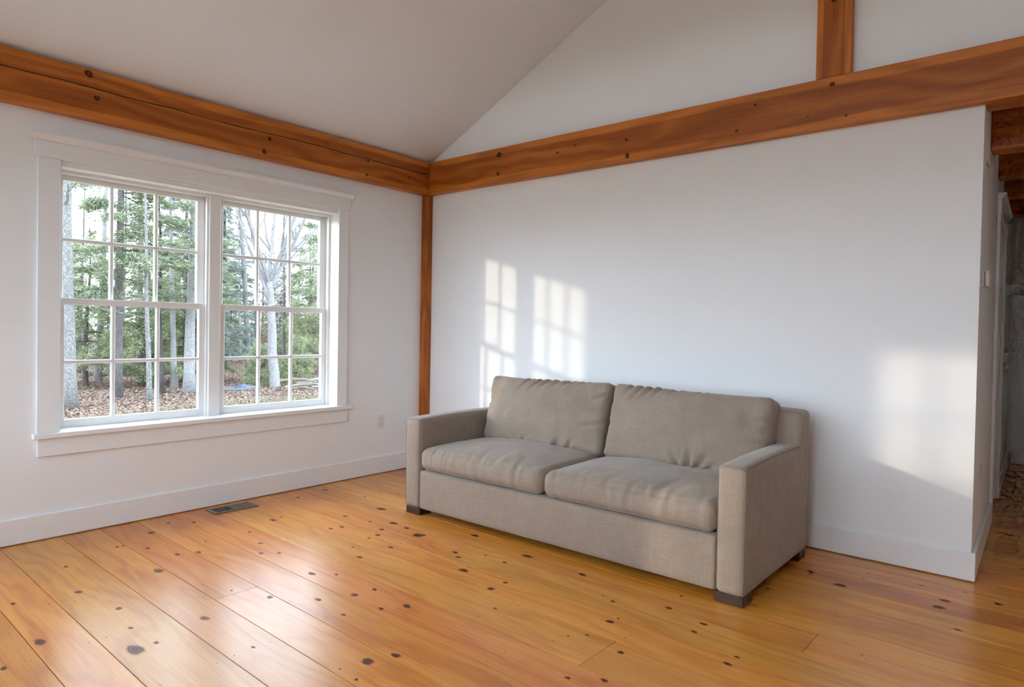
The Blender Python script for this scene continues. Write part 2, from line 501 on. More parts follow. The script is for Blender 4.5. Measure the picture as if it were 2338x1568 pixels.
def plank_mesh(L, Wd):
    g = 0.0014; c = 0.0005
    x, y = L / 2 - g * 0.6, Wd / 2 - g
    vs_ = [(-x, -y, -0.022), (x, -y, -0.022), (x, y, -0.022), (-x, y, -0.022),
           (-x, -y, -c), (x, -y, -c), (x, y, -c), (-x, y, -c),
           (-x + c, -y + c, 0), (x - c, -y + c, 0), (x - c, y - c, 0), (-x + c, y - c, 0)]
    fs_ = [(0, 3, 2, 1), (8, 9, 10, 11)]
    for i in range(4):
        j = (i + 1) % 4
        fs_ += [(i, j, j + 4, i + 4), (i + 4, j + 4, j + 8, i + 8)]
    return vs_, fs_
for v0, v1 in zip(seams[:-1], seams[1:]):
    vm = (v0 + v1) / 2
    # run of the row inside the house
    xw0 = 0.004 if vm < 0.06 else XE - 0.12
    u0, u1 = (xw0 + vm * sa) / ca, (XR - 0.004 + vm * sa) / ca
    cuts = FIXED.get((v0, v1))
    if cuts is None:
        cuts = []; u = u0 + r_.uniform(1.2, 3.4)
        while u < u1 - 0.8:
            cuts.append(u); u += r_.uniform(2.2, 3.6)
    ends = [u0] + [c for c in cuts if u0 + 0.3 < c < u1 - 0.3] + [u1]
    for a, b in zip(ends[:-1], ends[1:]):
        vs_, fs_ = plank_mesh(b - a, v1 - v0)
        o = mesh_obj('plank', vs_, fs_, M_FLOOR, floor)
        um = (a + b) / 2
        o.location = (um * ca - vm * sa, um * sa + vm * ca, 0)
        o.rotation_euler = (0, 0, FA)
        planks.append((a, b, v0, v1, o))

def knot_mesh(rad, stretch, seed, rings=(0.0, 0.45, 0.62, 0.8, 1.0, 1.35, 1.9), fades=(1.0, 1.0, 0.82, 0.8, 0.45, 0.22, 0.0), flat=0.0):
    """flush irregular knot: concentric rings with a fade attribute"""
    rr = random.Random(seed); n = 18
    ph = [rr.uniform(0, 6.28) for _ in range(3)]
    vs_, at, fs_ = [(0, 0, flat)], [fades[0]], []
    for k, (q, fd) in enumerate(zip(rings[1:], fades[1:])):
        st = 1 + (stretch - 1) * min(1, q) + (0.8 * max(0, q - 1))
        for i in range(n):
            a = 2 * math.pi * i / n
            w_ = 1 + 0.10 * math.sin(2 * a + ph[0]) + 0.07 * math.sin(3 * a + ph[1]) + 0.05 * math.sin(5 * a + ph[2])
            vs_.append((math.cos(a) * rad * q * w_ * st, math.sin(a) * rad * q * w_, flat)); at.append(fd)
    for i in range(n): fs_.append((0, 1 + i, 1 + (i + 1) % n))
    for k in range(len(rings) - 2):
        for i in range(n):
            a, b = 1 + k * n + i, 1 + k * n + (i + 1) % n
            fs_.append((a, a + n, b + n, b))
    return vs_, fs_, at
def knot_obj(rad, stretch, seed, mat, parent, **kw):
    vs_, fs_, at = knot_mesh(rad, stretch, seed, **kw)
    o = mesh_obj('knot', vs_, fs_, mat, parent)
    la = o.data.attributes.new('fade', 'FLOAT', 'POINT'); la.data.foreach_set('value', at)
    return o
KN= [(0.63,-2.96,0.01), (0.976,-3.252,0.0097), (1.034,-3.02,0.0142), (1.02,-2.665,0.0216), (0.629,-2.573,0.0102), (0.228,-2.304,0.0115), (0.355,-2.444,0.0164),
(0.323,-2.19,0.0116), (0.843,-2.503,0.0119), (0.89,-2.41,0.0134), (0.739,-2.305,0.007), (0.531,-2.101,0.0053), (0.751,-2.047,0.0096), (0.628,-1.826,0.0157),
(0.605,-1.758,0.0088), (0.99,-2.105,0.0126), (1.148,-2.187,0.0121), (1.214,-2.118,0.0107), (1.472,-3.273,0.0191), (1.358,-2.958,0.0121), (1.596,-2.992,0.0085),
(1.802,-3.048,0.0281), (1.801,-2.973,0.0086), (1.722,-2.749,0.0156), (1.72,-2.452,0.0124), (1.611,-3.415,0.0097), (1.618,-3.334,0.0032), (1.615,-3.148,0.0031),
(1.614,-3.088,0.0029), (1.616,-2.876,0.0031), (1.618,-2.814,0.0026), (2.126,-2.885,0.0027), (2.119,-2.817,0.0028), (2.116,-2.67,0.0029), (1.618,-3.288,0.0032),
(1.09,-3.146,0.0038), (1.096,-3.09,0.0033), (0.555,-3.084,0.0037), (0.486,-2.677,0.0089), (0.488,-2.649,0.0082), (1.521,-2.535,0.0058), (2.128,-3.084,0.003),
(0.241,-1.416,0.0133), (2.108,-2.736,0.0071), (1.057,-1.608,0.013), (1.042,-1.676,0.0136), (1.275,-1.47,0.0128), (1.345,-1.552,0.0147), (1.518,-1.391,0.0258),
(1.539,-1.364,0.0133), (1.354,-1.626,0.0087), (1.091,-1.417,0.0102), (0.88,-1.456,0.0145), (1.362,-1.344,0.0137), (1.224,-1.335,0.0195), (1.574,-1.638,0.0118),
(1.581,-1.857,0.0139), (1.419,-1.784,0.0076), (1.564,-1.554,0.005), (1.605,-2.162,0.0154), (1.903,-2.317,0.0123), (1.7,-2.084,0.0074), (1.978,-2.173,0.0143),
(1.993,-2.071,0.0099), (2.187,-2.183,0.0103), (2.248,-2.088,0.0159), (2.119,-2.333,0.009), (2.56,-2.404,0.0149), (2.518,-2.503,0.0193), (2.593,-2.608,0.0065),
(2.491,-2.606,0.0049), (1.896,-1.445,0.0137), (1.965,-1.488,0.012), (2.123,-1.604,0.019), (2.117,-1.556,0.0051), (2.05,-1.363,0.0061), (2.199,-1.372,0.0098),
(2.386,-1.581,0.0103), (2.388,-1.685,0.0153), (2.226,-1.216,0.0216), (1.768,-1.157,0.0185), (2.551,-1.835,0.0071), (2.575,-1.759,0.0039), (2.555,-1.946,0.0037),
(2.927,-1.906,0.0034), (3.135,-2.09,0.0079), (2.845,-2.1,0.0029), (0.569,-0.941,0.0073), (0.674,-0.836,0.011), (0.562,-1.067,0.0099), (0.908,-1.186,0.0252),
(0.194,-1.161,0.0186), (2.602,-1.23,0.0161), (3.0,-1.596,0.0135), (3.011,-1.547,0.0058), (3.177,-1.798,0.0108), (3.242,-2.014,0.0102), (3.307,-1.34,0.0123),
(3.309,-1.436,0.0099), (3.52,-1.598,0.0119), (3.526,-1.53,0.0077), (2.895,-1.407,0.0079), (2.826,-1.382,0.0054), (3.099,-1.13,0.0072), (2.999,-1.767,0.0066),
(2.946,-1.826,0.0055), (3.12,-1.299,0.0129), (3.051,-1.879,0.0026), (3.127,-1.679,0.0039), (3.454,-0.359,0.013), (3.619,-0.457,0.0198), (3.683,-0.275,0.0061),
(3.685,-0.171,0.0057), (3.922,-0.175,0.0089), (4.098,-0.129,0.0073), (4.031,-0.423,0.0183), (4.041,-0.315,0.0164), (4.131,-0.643,0.0106), (4.234,-0.184,0.0139),
(3.883,-1.173,0.0046), (3.71,-0.855,0.0057), (4.285,0.504,0.0108), (4.182,1.196,0.0188)]
for i, (ku, kv, kr) in enumerate(KN):
    for a, b, v0, v1, o in planks:
        if a < ku < b and v0 < kv < v1:
            m = 0.004 + kr
            yv = min(max(kv, v0 + m), v1 - m); xu = min(max(ku, a + m * 2), b - m * 2)
            k = knot_obj(kr * 0.80, 1.3 if kr > 0.006 else 1.0, i, M_KNOT, o, flat=0.0004 if i % 2 else 0.0006)
            k.location = (xu - (a + b) / 2, yv - (v0 + v1) / 2, 0)
            break

# ------------------------------------------------------------------ baseboards
BH = 0.147
def baseboard(name, poly_pts, mat=M_TRIM):
    return struct(MB().bbox(*poly_pts, b=0.004, seg=2).build(name, mat))
baseboard('baseboard_west', ((0.0005, YS + 0.02, 0.005), (0.019, -0.072, BH)))
baseboard('baseboard_north', ((0.070, -0.019, 0.005), (XE + 0.019, -0.0005, BH)))
baseboard('baseboard_south', ((0.02, YS + 0.0005, 0.003), (XR, YS + 0.019, BH)))
baseboard('baseboard_east', ((XR - 0.019, YS + 0.02, 0.003), (XR - 0.0005, -0.001, BH)))
for nm, a, b in (('baseboard_hall', 0.0, DOOR[0] - 0.10), ('baseboard_hall_beyond', DOOR[1] + 0.10, YN - 0.005)):
    o = baseboard(nm, ((0.0005, a, 0.003), (0.019, b, BH))); o.matrix_world = hall_m
baseboard('baseboard_hall_end', ((4.06, YN - 0.019, 0.003), (5.298, YN - 0.0005, BH)))

# ------------------------------------------------------------------ double-hung window units
def make_window(name, width, height):
    """local frame: y runs 0..-width along the wall (as seen from inside, y=0 is the end nearer the corner), x=0 is the
    wall face, -x is outside, z=0 the stool"""
    root = empty(name); root['kind'] = 'structure'
    W_, H_ = width, height
    JD = TW
    # jamb lining the opening
    jl = MB()
    jl.box((-JD, -0.013, 0), (0.0, 0.0, H_)).box((-JD, -W_, 0), (0.0, -W_ + 0.013, H_))
    jl.box((-JD, -W_ + 0.013, H_ - 0.013), (0.0, -0.013, H_))
    # head stops
    jl.box((-0.15, -W_ + 0.013, H_ - 0.030), (-0.095, -0.013, H_ - 0.013))
    jl.build('jamb', M_SASH, root)
    MB().bbox((-JD - 0.04, -W_ - 0.02, -0.03), (-0.115, W_ * 0 + 0.02, 0.006), 0.003).build('outer_sill', M_SASH, root)
    # casing
    for nm, lo, hi in (('casing', (0.0005, -0.013, 0.008), (0.020, 0.079, H_ + 0.020)), ('casing', (0.0005, -W_ - 0.105, 0.008), (0.020, -W_ + 0.006, H_ + 0.020))):
        MB().bbox(lo, hi, 0.002).build(nm, M_TRIM, root)
    MB().bbox((0.0005, -W_ - 0.120, H_ + 0.020), (0.024, 0.090, H_ + 0.112), 0.002).build('head_casing', M_TRIM, root)
    cp = MB().prism([(0.0005, H_ + 0.112), (0.028, H_ + 0.112), (0.032, H_ + 0.122), (0.042, H_ + 0.134), (0.050, H_ + 0.142), (0.050, H_ + 0.153), (0.0005, H_ + 0.153)],
                    1, -W_ - 0.140, 0.112)
    cp.build('cap_moulding', M_TRIM, root)
    MB().bbox((-0.118, -W_ + 0.013, -0.022), (0.0, -0.013, 0.008), 0.002).bbox((-0.0005, -W_ - 0.125, -0.022), (0.045, 0.118, 0.008), 0.005, 2).build('stool', M_TRIM, root)
    MB().bbox((0.0005, -W_ - 0.100, -0.125), (0.018, 0.095, -0.0225), 0.002).build('apron', M_TRIM, root)
    # central mullion with jamb tracks
    mid = -W_ / 2
    MB().bbox((-JD, mid - 0.040, 0.0), (-0.085, mid + 0.040, H_ - 0.013), 0.003).build('mullion', M_SASH, root)
    half = W_ / 2
    zmeet = H_ * 0.5065 if abs(H_ - 1.545) < 0.01 else H_ * 0.506
    for s in (0, 1):
        y1 = (-0.018 if s == 0 else mid - 0.041)
        y0 = (mid + 0.041 if s == 0 else -W_ + 0.018)
        for up in (0, 1):
            xf = -0.120 if not up else -0.158          # inner face of the sash
            z0_, z1_ = (0.009, zmeet) if not up else (zmeet - 0.036, H_ - 0.016)
            st = 0.050
            rb, rt = (0.048, 0.040) if not up else (0.036, 0.044)
            fr = MB()
            fr.bbox((xf - 0.034, y0, z0_), (xf, y0 + st, z1_), 0.003).bbox((xf - 0.034, y1 - st, z0_), (xf, y1, z1_), 0.003)
            fr.bbox((xf - 0.034, y0 + st - 0.002, z0_), (xf, y1 - st + 0.002, z0_ + rb), 0.003)
            fr.bbox((xf - 0.034, y0 + st - 0.002, z1_ - rt), (xf, y1 - st + 0.002, z1_), 0.003)
            sash = fr.build('upper_sash' if up else 'lower_sash', M_SASH, root)
            gy0, gy1, gz0, gz1 = y0 + st, y1 - st, z0_ + rb, z1_ - rt
            xg = xf - 0.017
            m = 0.0115
            ys = [gy0 + (gy1 - gy0) * k / 3 for k in range(4)]
            zs = [gz0, (gz0 + gz1) / 2, gz1]
            for k in (1, 2):
                MB().bbox((xg - 0.013, ys[k] - m, gz0 - 0.004), (xg + 0.013, ys[k] + m, gz1 + 0.004), 0.005).build('muntin', M_SASH, sash)
            MB().bbox((xg - 0.0125, gy0 - 0.004, zs[1] - m), (xg + 0.0125, gy1 + 0.004, zs[1] + m), 0.005).build('muntin', M_SASH, sash)
            for a in range(3):
                for b in range(2):
                    MB().box((xg - 0.002, ys[a] + (m - 0.004 if a else -0.004), zs[b] + (m - 0.004 if b else -0.004)),
                             (xg + 0.002, ys[a + 1] - (m - 0.004 if a < 2 else -0.004), zs[b + 1] - (m - 0.004 if b < 1 else -0.004))).build('pane', M_GLASS, sash)
            if not up:
                yc = (y0 + y1) / 2
                lk = MB().bbox((xf - 0.030, yc - 0.040, z1_ - 0.001), (xf - 0.006, yc + 0.040, z1_ + 0.008), 0.003, 2)
                lk.bbox((xf - 0.026, yc - 0.012, z1_ + 0.006), (xf - 0.008, yc + 0.034, z1_ + 0.017), 0.004, 2)
                lk.build('sash_lock', M_SASH, root)
            # keeper stop beside the sash
        MB().box((-0.118, y0 - 0.006, 0.008), (-0.098, y0 + 0.012, H_ - 0.03)).box((-0.118, y1 - 0.012, 0.008), (-0.098, y1 + 0.006, H_ - 0.03)).build('stop', M_SASH, root)
    return root

W1 = make_window('window_1', 1.905, 1.545)
W1.location = (0, -0.945, 0.600)
tag(W1, 'white double window with divided panes looking out on the woods')
W5 = make_window('window_2', 1.905, 1.52)
for i, (x0, x1, z0, z1) in enumerate(SOUTH):
    w = W5 if i == 0 else copy_tree(W5)
    w.name = 'window_%d' % (2 + i); w.rotation_euler = (0, 0, math.pi / 2); w.location = (x0, YS, z0)
    w['label'] = ('white double window in the south wall, western one', 'white double window in the south wall, eastern one')[i]

for i, (g0, g1) in enumerate(ADDED_GABLE_WIN):  # added transoms, there only to let in more skylight
    root = empty('window_%d' % (4 + i)); root['kind'] = 'structure'; root['label'] = ('unseen transom window added for daylight high in the south gable, western half', 'unseen transom window added for daylight high in the south gable, eastern half')[i]
    top = lambda x: GTOP
    fr = MB()
    ya, yb = YS - 0.15, YS - 0.09
    n_ = 3
    for k in range(n_ + 1):
        x = g0 + (g1 - g0) * k / n_; a_, b_ = max(g0, x - 0.03), min(g1, x + 0.03)
        fr.prism([(a_, 2.80), (b_, 2.80), (b_, top(b_)), (a_, top(a_))], 1, ya, yb)
    fr.box((g0, ya, 2.80), (g1, yb, 2.85)).prism([(g0, top(g0) - 0.05), (g1, top(g1) - 0.05), (g1, top(g1)), (g0, top(g0))], 1, ya, yb)
    fr.build('frame', M_SASH, root)
    for k in range(n_):
        a_, b_ = g0 + (g1 - g0) * k / n_ + 0.028, g0 + (g1 - g0) * (k + 1) / n_ - 0.028
        MB().prism([(a_, 2.846), (b_, 2.846), (b_, top(b_) - 0.045), (a_, top(a_) - 0.045)], 1, YS - 0.125, YS - 0.120).build('pane', M_GLASS, root)

# ------------------------------------------------------------------ timber frame
def timber(name, p0, axis, L, d, h, mat, label, cat='beam', bev=0.004):
    """timber with local X along its length, centred in section"""
    mb = MB().bbox((0, -d / 2, -h / 2), (L, d / 2, h / 2), bev, 2)
    o = mb.build(name, mat)
    if axis == 'x': o.location = p0
    elif axis == '-y': o.location = p0; o.rotation_euler = (0, 0, -math.pi / 2)
    elif axis == 'z': o.location = p0; o.rotation_euler = (0, -math.pi / 2, 0)
    tag(o, label, cat, kind='thing')
    return o
zc = (ZB + ZT) / 2; hb = ZT - ZB
# plate beam over the window (local y of a '-y' timber points to +x)
pb = timber('timber_beam', (-0.0725, -0.060, zc), '-y', 4.79, 0.295, hb, M_FIR_CRACK, 'long fir timber beam above the window with a drying crack along it')
gb = timber('timber_beam', (-0.219, 0.0435, zc), 'x', XR + 0.219, 0.203, hb, M_FIR, 'long fir timber beam across the gable wall above the sofa')
cp_ = timber('corner_post', (0.034, -0.036, 0.002), 'z', ZB - 0.003, 0.071, 0.067, M_FIR_POST, 'slim vertical fir post in the corner between window and sofa', 'post', 0.003)
kp = timber('king_post', (3.395, -0.0285, ZT + 0.001), 'z', 1.635, 0.055, 0.184, M_FIR_POST, 'short vertical fir post rising from the gable beam toward the ridge', 'post', 0.004)

def beam_knot(parent, lx, lz, rad, yface, seed, rot=0.0):
    rings = (0.0, 0.55, 0.72, 0.86, 1.0, 1.25, 1.6); fades = (1.0, 1.0, 0.80, 0.78, 0.62, 0.22, 0.0)
    k = knot_obj(rad * 0.68, 0.82, seed, M_KNOT_BEAM, parent, rings=rings, fades=fades, flat=0.0)
    return k
for i, (y, z, rr_) in enumerate([(-2.724, 2.675, 0.024), (-2.683, 2.547, 0.017), (-1.591, 2.562, 0.016), (-1.63, 2.464, 0.019), (-0.726, 2.585, 0.015), (-0.738, 2.47, 0.015), (-0.287, 2.532, 0.012)]):
    k = beam_knot(pb, 0, 0, rr_, 0, 50 + i)
    k.location = (-0.060 - y, 0.1475 + 0.0005, z - zc); k.rotation_euler = (-math.pi / 2, 0, 0)
for i, (x, z, rr_) in enumerate([(0.898, 2.647, 0.028), (0.887, 2.497, 0.018), (1.48, 2.574, 0.013), (2.069, 2.573, 0.013), (2.079, 2.46, 0.021), (3.394, 2.661, 0.016), (3.469, 2.472, 0.010), (2.849, 2.496, 0.012), (2.959, 2.633, 0.009), (1.638, 2.604, 0.010)]):
    k = beam_knot(gb, 0, 0, rr_, 0, 80 + i)
    k.location = (x + 0.219, -0.1015 - 0.0005, z - zc); k.rotation_euler = (math.pi / 2, 0, 0)
for i, (x, z, rr_) in enumerate([(0.031, 2.235, 0.008), (0.045, 1.895, 0.008), (0.017, 1.366, 0.009), (0.055, 0.673, 0.008)]):
    k = beam_knot(cp_, 0, 0, rr_, 0, 100 + i)
    # post: local x up, local z = -world x
    k.location = (z - 0.002, -0.0355 - 0.0005, -(x - 0.034)); k.rotation_euler = (math.pi / 2, 0, 0)
k = beam_knot(kp, 0, 0, 0.022, 0, 120); k.location = (0.435, -0.0280, 0.0); k.rotation_euler = (math.pi / 2, 0, 0)

# joists carrying the upper floor over the hall
JN = ['first dark fir joist over the hall, nearest the gable beam', 'second dark fir joist over the hall', 'third dark fir joist over the hall', 'fourth dark fir joist over the hall, closest to its end wall']
for i, y in enumerate((0.50, 1.30, 2.10, 3.05)):
    x0 = XE - math.tan(HALL) * (y + 0.16) + 0.003
    timber('floor_joist', (x0, y + 0.075, 2.415), 'x', 5.298 - x0, 0.15, 0.228, M_FIR, JN[i], 'joist')['group'] = 'joists over the hall'

# ------------------------------------------------------------------ hall door
dr = empty('door_1'); dr['kind'] = 'structure'; dr['label'] = 'white hall door in its cased frame'
dr.matrix_world = hall_m
MB().bbox((-0.13, DOOR[0] + 0.02, 0.012), (-0.088, DOOR[1] - 0.02, DOOR[3] - 0.02), 0.003).build('door_leaf', M_TRIM, dr)
for (a, b, z0, z1) in ((0.10, 0.36, 0.2, 0.95), (0.42, 0.68, 0.2, 0.95), (0.10, 0.36, 1.1, 1.9), (0.42, 0.68, 1.1, 1.9)):
    MB().bbox((-0.090, DOOR[0] + 0.02 + a, z0), (-0.082, DOOR[0] + 0.02 + b, z1), 0.004).build('raised_panel', M_TRIM, dr)
j = MB().box((-0.14, DOOR[0], 0.003), (0, DOOR[0] + 0.019, DOOR[3])).box((-0.14, DOOR[1] - 0.019, 0.003), (0, DOOR[1], DOOR[3])).box((-0.14, DOOR[0] + 0.019, DOOR[3] - 0.019), (0, DOOR[1] - 0.019, DOOR[3]))
j.build('jamb', M_TRIM, dr)
MB().bbox((0.0005, DOOR[0] - 0.095, 0.003), (0.020, DOOR[0] + 0.006, DOOR[3] + 0.003), 0.002).build('casing', M_TRIM, dr)
MB().bbox((0.0005, DOOR[1] - 0.006, 0.003), (0.020, DOOR[1] + 0.095, DOOR[3] + 0.003), 0.002).build('casing', M_TRIM, dr)
MB().bbox((0.0005, DOOR[0] - 0.108, DOOR[3] + 0.003), (0.023, DOOR[1] + 0.108, DOOR[3] + 0.095), 0.002).build('head_casing', M_TRIM, dr)
zh = DOOR[3] + 0.095
MB().prism([(0.0005, zh), (0.026, zh), (0.030, zh + 0.01), (0.042, zh + 0.024), (0.048, zh + 0.03), (0.048, zh + 0.042), (0.0005, zh + 0.042)], 1, DOOR[0] - 0.125, DOOR[1] + 0.125).build('cap_moulding', M_TRIM, dr)

# ------------------------------------------------------------------ small wall fittings
def at_hall(o, y, z):
    o.matrix_world = hall_m @ Matrix.Translation((0, y, z)); return o
th_ = at_hall(tag(empty('thermostat'), 'white wall thermostat just round the corner of the sofa wall', 'thermostat', kind='thing'), 0.235, 1.557)
MB().bbox((0.0005, -0.062, -0.045), (0.008, 0.062, 0.045), 0.003, 2).build('back_plate', M_PLASTIC, th_)
MB().bbox((0.010, -0.056, -0.041), (0.030, 0.056, 0.041), 0.006, 3).build('cover', M_PLASTIC, th_)
MB().bbox((0.0302, -0.030, -0.022), (0.034, 0.034, 0.026), 0.002).build('display_bezel', M_PLASTIC, th_)
MB().box((0.007, -0.050, -0.036), (0.011, 0.050, 0.036)).build('shadow_gap', M_SLOT, th_)
sw = at_hall(tag(empty('light_switch'), 'white toggle light switch below the thermostat', 'switch', kind='thing'), 0.14, 1.215)
MB().bbox((0.0005, -0.036, -0.058), (0.006, 0.036, 0.058), 0.002, 2).build('wall_plate', M_PLASTIC, sw)
MB().bbox((0.006, -0.006, -0.002), (0.013, 0.005, 0.010), 0.002).build('toggle', M_PLASTIC, sw)
def outlet(name, label):
    o = tag(empty(name), label, 'outlet', kind='thing')
    MB().bbox((0.0005, -0.035, -0.057), (0.006, 0.035, 0.057), 0.002, 2).build('wall_plate', M_PLASTIC, o)
    for s in (-1, 1):
        f = MB().bbox((0.0055, -0.017, s * 0.020 - 0.014), (0.0078, 0.017, s * 0.020 + 0.014), 0.003, 2).build('receptacle', M_PLASTIC, o)
        for yy in (-0.006, 0.006):
            MB().box((0.0076, yy - 0.0012, s * 0.020 - 0.002), (0.0081, yy + 0.0012, s * 0.020 + 0.007)).build('slot', M_SLOT, f)
        MB().tube([(0.0076, 0, s * 0.020 - 0.0075), (0.0081, 0, s * 0.020 - 0.0075)], 0.0026, 8).build('slot', M_SLOT, f)
    return o
o1 = outlet('wall_outlet', 'white duplex outlet low on the wall between window and sofa'); o1.location = (0, -0.500, 0.437)
o2 = outlet('wall_outlet', 'white duplex outlet low on the wall below the light switch'); at_hall(o2, 0.50, 0.46)

# floor register under the window
rg = tag(empty('floor_register', (0.150, -1.876, 0.0), R(-1)), 'pewter floor register with a slotted grille set in the planks', 'vent', kind='thing')
RL_, RW_ = 0.30, 0.152
MB().bbox((-RW_ / 2, -RL_ / 2, 0.0005), (RW_ / 2, -RL_ / 2 + 0.028, 0.006), 0.002).bbox((-RW_ / 2, RL_ / 2 - 0.028, 0.0005), (RW_ / 2, RL_ / 2, 0.006), 0.002) \
    .bbox((-RW_ / 2, -RL_ / 2 + 0.027, 0.0005), (-RW_ / 2 + 0.024, RL_ / 2 - 0.027, 0.006), 0.0005).bbox((RW_ / 2 - 0.024, -RL_ / 2 + 0.027, 0.0005), (RW_ / 2, RL_ / 2 - 0.027, 0.006), 0.0005).build('frame', M_METAL, rg)
MB().box((-RW_ / 2 + 0.02, -RL_ / 2 + 0.02, 0.0003), (RW_ / 2 - 0.02, RL_ / 2 - 0.02, 0.0010)).build('duct_shadow', M_SLOT, rg)
ns = 22
for i in range(ns):
    y = -RL_ / 2 + 0.032 + (RL_ - 0.064) * (i + 0.5) / ns
    lean = -0.004 if i < 11 else 0.004
    MB().add([(-RW_ / 2 + 0.024, y - 0.0022 - lean * 0.5, 0.001), (RW_ / 2 - 0.024, y - 0.0022 - lean * 0.5, 0.001), (RW_ / 2 - 0.024, y - 0.0022 + lean * 0.5, 0.0052), (-RW_ / 2 + 0.024, y - 0.0022 + lean * 0.5, 0.0052),
              (-RW_ / 2 + 0.024, y + 0.0022 - lean * 0.5, 0.001), (RW_ / 2 - 0.024, y + 0.0022 - lean * 0.5, 0.001), (RW_ / 2 - 0.024, y + 0.0022 + lean * 0.5, 0.0052), (-RW_ / 2 + 0.024, y + 0.0022 + lean * 0.5, 0.0052)],
             [(0, 1, 2, 3), (7, 6, 5, 4), (3, 2, 6, 7), (0, 4, 5, 1), (0, 3, 7, 4), (1, 5, 6, 2)]).build('slat', M_METAL, rg)
MB().bbox((-RW_ / 2 + 0.024, -0.006, 0.001), (RW_ / 2 - 0.024, 0.006, 0.0056), 0.001).build('cross_bar', M_METAL, rg)

# ------------------------------------------------------------------ sofa
def soft_box(half, r, res=(30, 14, 10), p_edge=1.6):
    """surface grid of a box with rounded edges, points crowded toward the edges; returns verts, normalised coords, faces"""
    def dist(n):
        t = np.linspace(-1, 1, n + 1)
        return np.sign(t) * (1 - (1 - np.abs(t)) ** p_edge)
    idx = {}; P = []; F = []
    ax = [dist(n) for n in res]
    def vid(i, j, k):
        if (i, j, k) not in idx:
            idx[(i, j, k)] = len(P); P.append((ax[0][i], ax[1][j], ax[2][k]))
        return idx[(i, j, k)]
    n0, n1, n2 = res
    for i in range(n0):
        for j in range(n1):
            F.append((vid(i, j, 0), vid(i, j + 1, 0), vid(i + 1, j + 1, 0), vid(i + 1, j, 0)))
            F.append((vid(i, j, n2), vid(i + 1, j, n2), vid(i + 1, j + 1, n2), vid(i, j + 1, n2)))
    for i in range(n0):
        for k in range(n2):
            F.append((vid(i, 0, k), vid(i + 1, 0, k), vid(i + 1, 0, k + 1), vid(i, 0, k + 1)))
            F.append((vid(i, n1, k), vid(i, n1, k + 1), vid(i + 1, n1, k + 1), vid(i + 1, n1, k)))
    for j in range(n1):
        for k in range(n2):
            F.append((vid(0, j, k), vid(0, j, k + 1), vid(0, j + 1, k + 1), vid(0, j + 1, k)))
            F.append((vid(n0, j, k), vid(n0, j + 1, k), vid(n0, j + 1, k + 1), vid(n0, j, k + 1)))
    P = np.array(P)
    h = np.array(half)
    q = P * h
    core = h - r
    cl = np.clip(q, -core, core)
    d = q - cl
    ln = np.linalg.norm(d, axis=1, keepdims=True); ln[ln < 1e-9] = 1
    # only rounded where the point lies outside the core on two or more axes
    out = cl + d / ln * r
    return out, P, F

def fbm(x, y, z, seed=0.0):
    return noise.fractal(Vector((x + seed, y - seed * 0.7, z + seed * 1.3)), 0.9, 2.0, 3)

SX0, SX1, SYF, SYB = 1.050, 3.360, -1.140, -0.190
AW = 0.142
sofa = tag(empty('sofa', ((SX0 + SX1) / 2, (SYF + SYB) / 2, 0)), 'two-seat taupe linen sofa with loose cushions against the white wall', 'sofa', kind='thing')
ox, oy = sofa.location[0], sofa.location[1]
def sofa_part(name, lo, hi, r, res, puff=(0, 0, 0), wob=0.0, seed=1.0, fn=None, mat=None, shade=True):
    half = [(hi[k] - lo[k]) / 2 for k in range(3)]
    c = [(hi[k] + lo[k]) / 2 for k in range(3)]
    V, P, F = soft_box(half, r, res)
    sgn = [1 - P[:, k] ** 2 for k in range(3)]
    V[:, 0] += np.sign(P[:, 0]) * puff[0] * sgn[1] * sgn[2] * (np.abs(P[:, 0]) > 0.985)
    V[:, 1] += P[:, 1] ** 3 * puff[1] * sgn[0] * sgn[2]
    V[:, 2] += P[:, 2] ** 3 * puff[2] * sgn[0] * sgn[1]
    if wob:
        for i in range(len(V)):
            n_ = fbm(V[i, 0] * 3, V[i, 1] * 3, V[i, 2] * 3, seed)
            V[i] += wob * n_ * np.array([0.3, 0.6, 0.8])
    if fn is not None:
        V = fn(V, P)
    V = V + np.array([c[0] - ox, c[1] - oy, c[2]])
    return mesh_obj(name, V, F, mat or M_LINEN, sofa, True)

# plinth between the arms
sofa_part('base', (SX0 + AW - 0.003, SYF + 0.004, 0.046), (SX1 - AW + 0.003, SYB + 0.02, 0.302), 0.018, (40, 16, 10), puff=(0, 0.004, 0), wob=0.0015, seed=3)

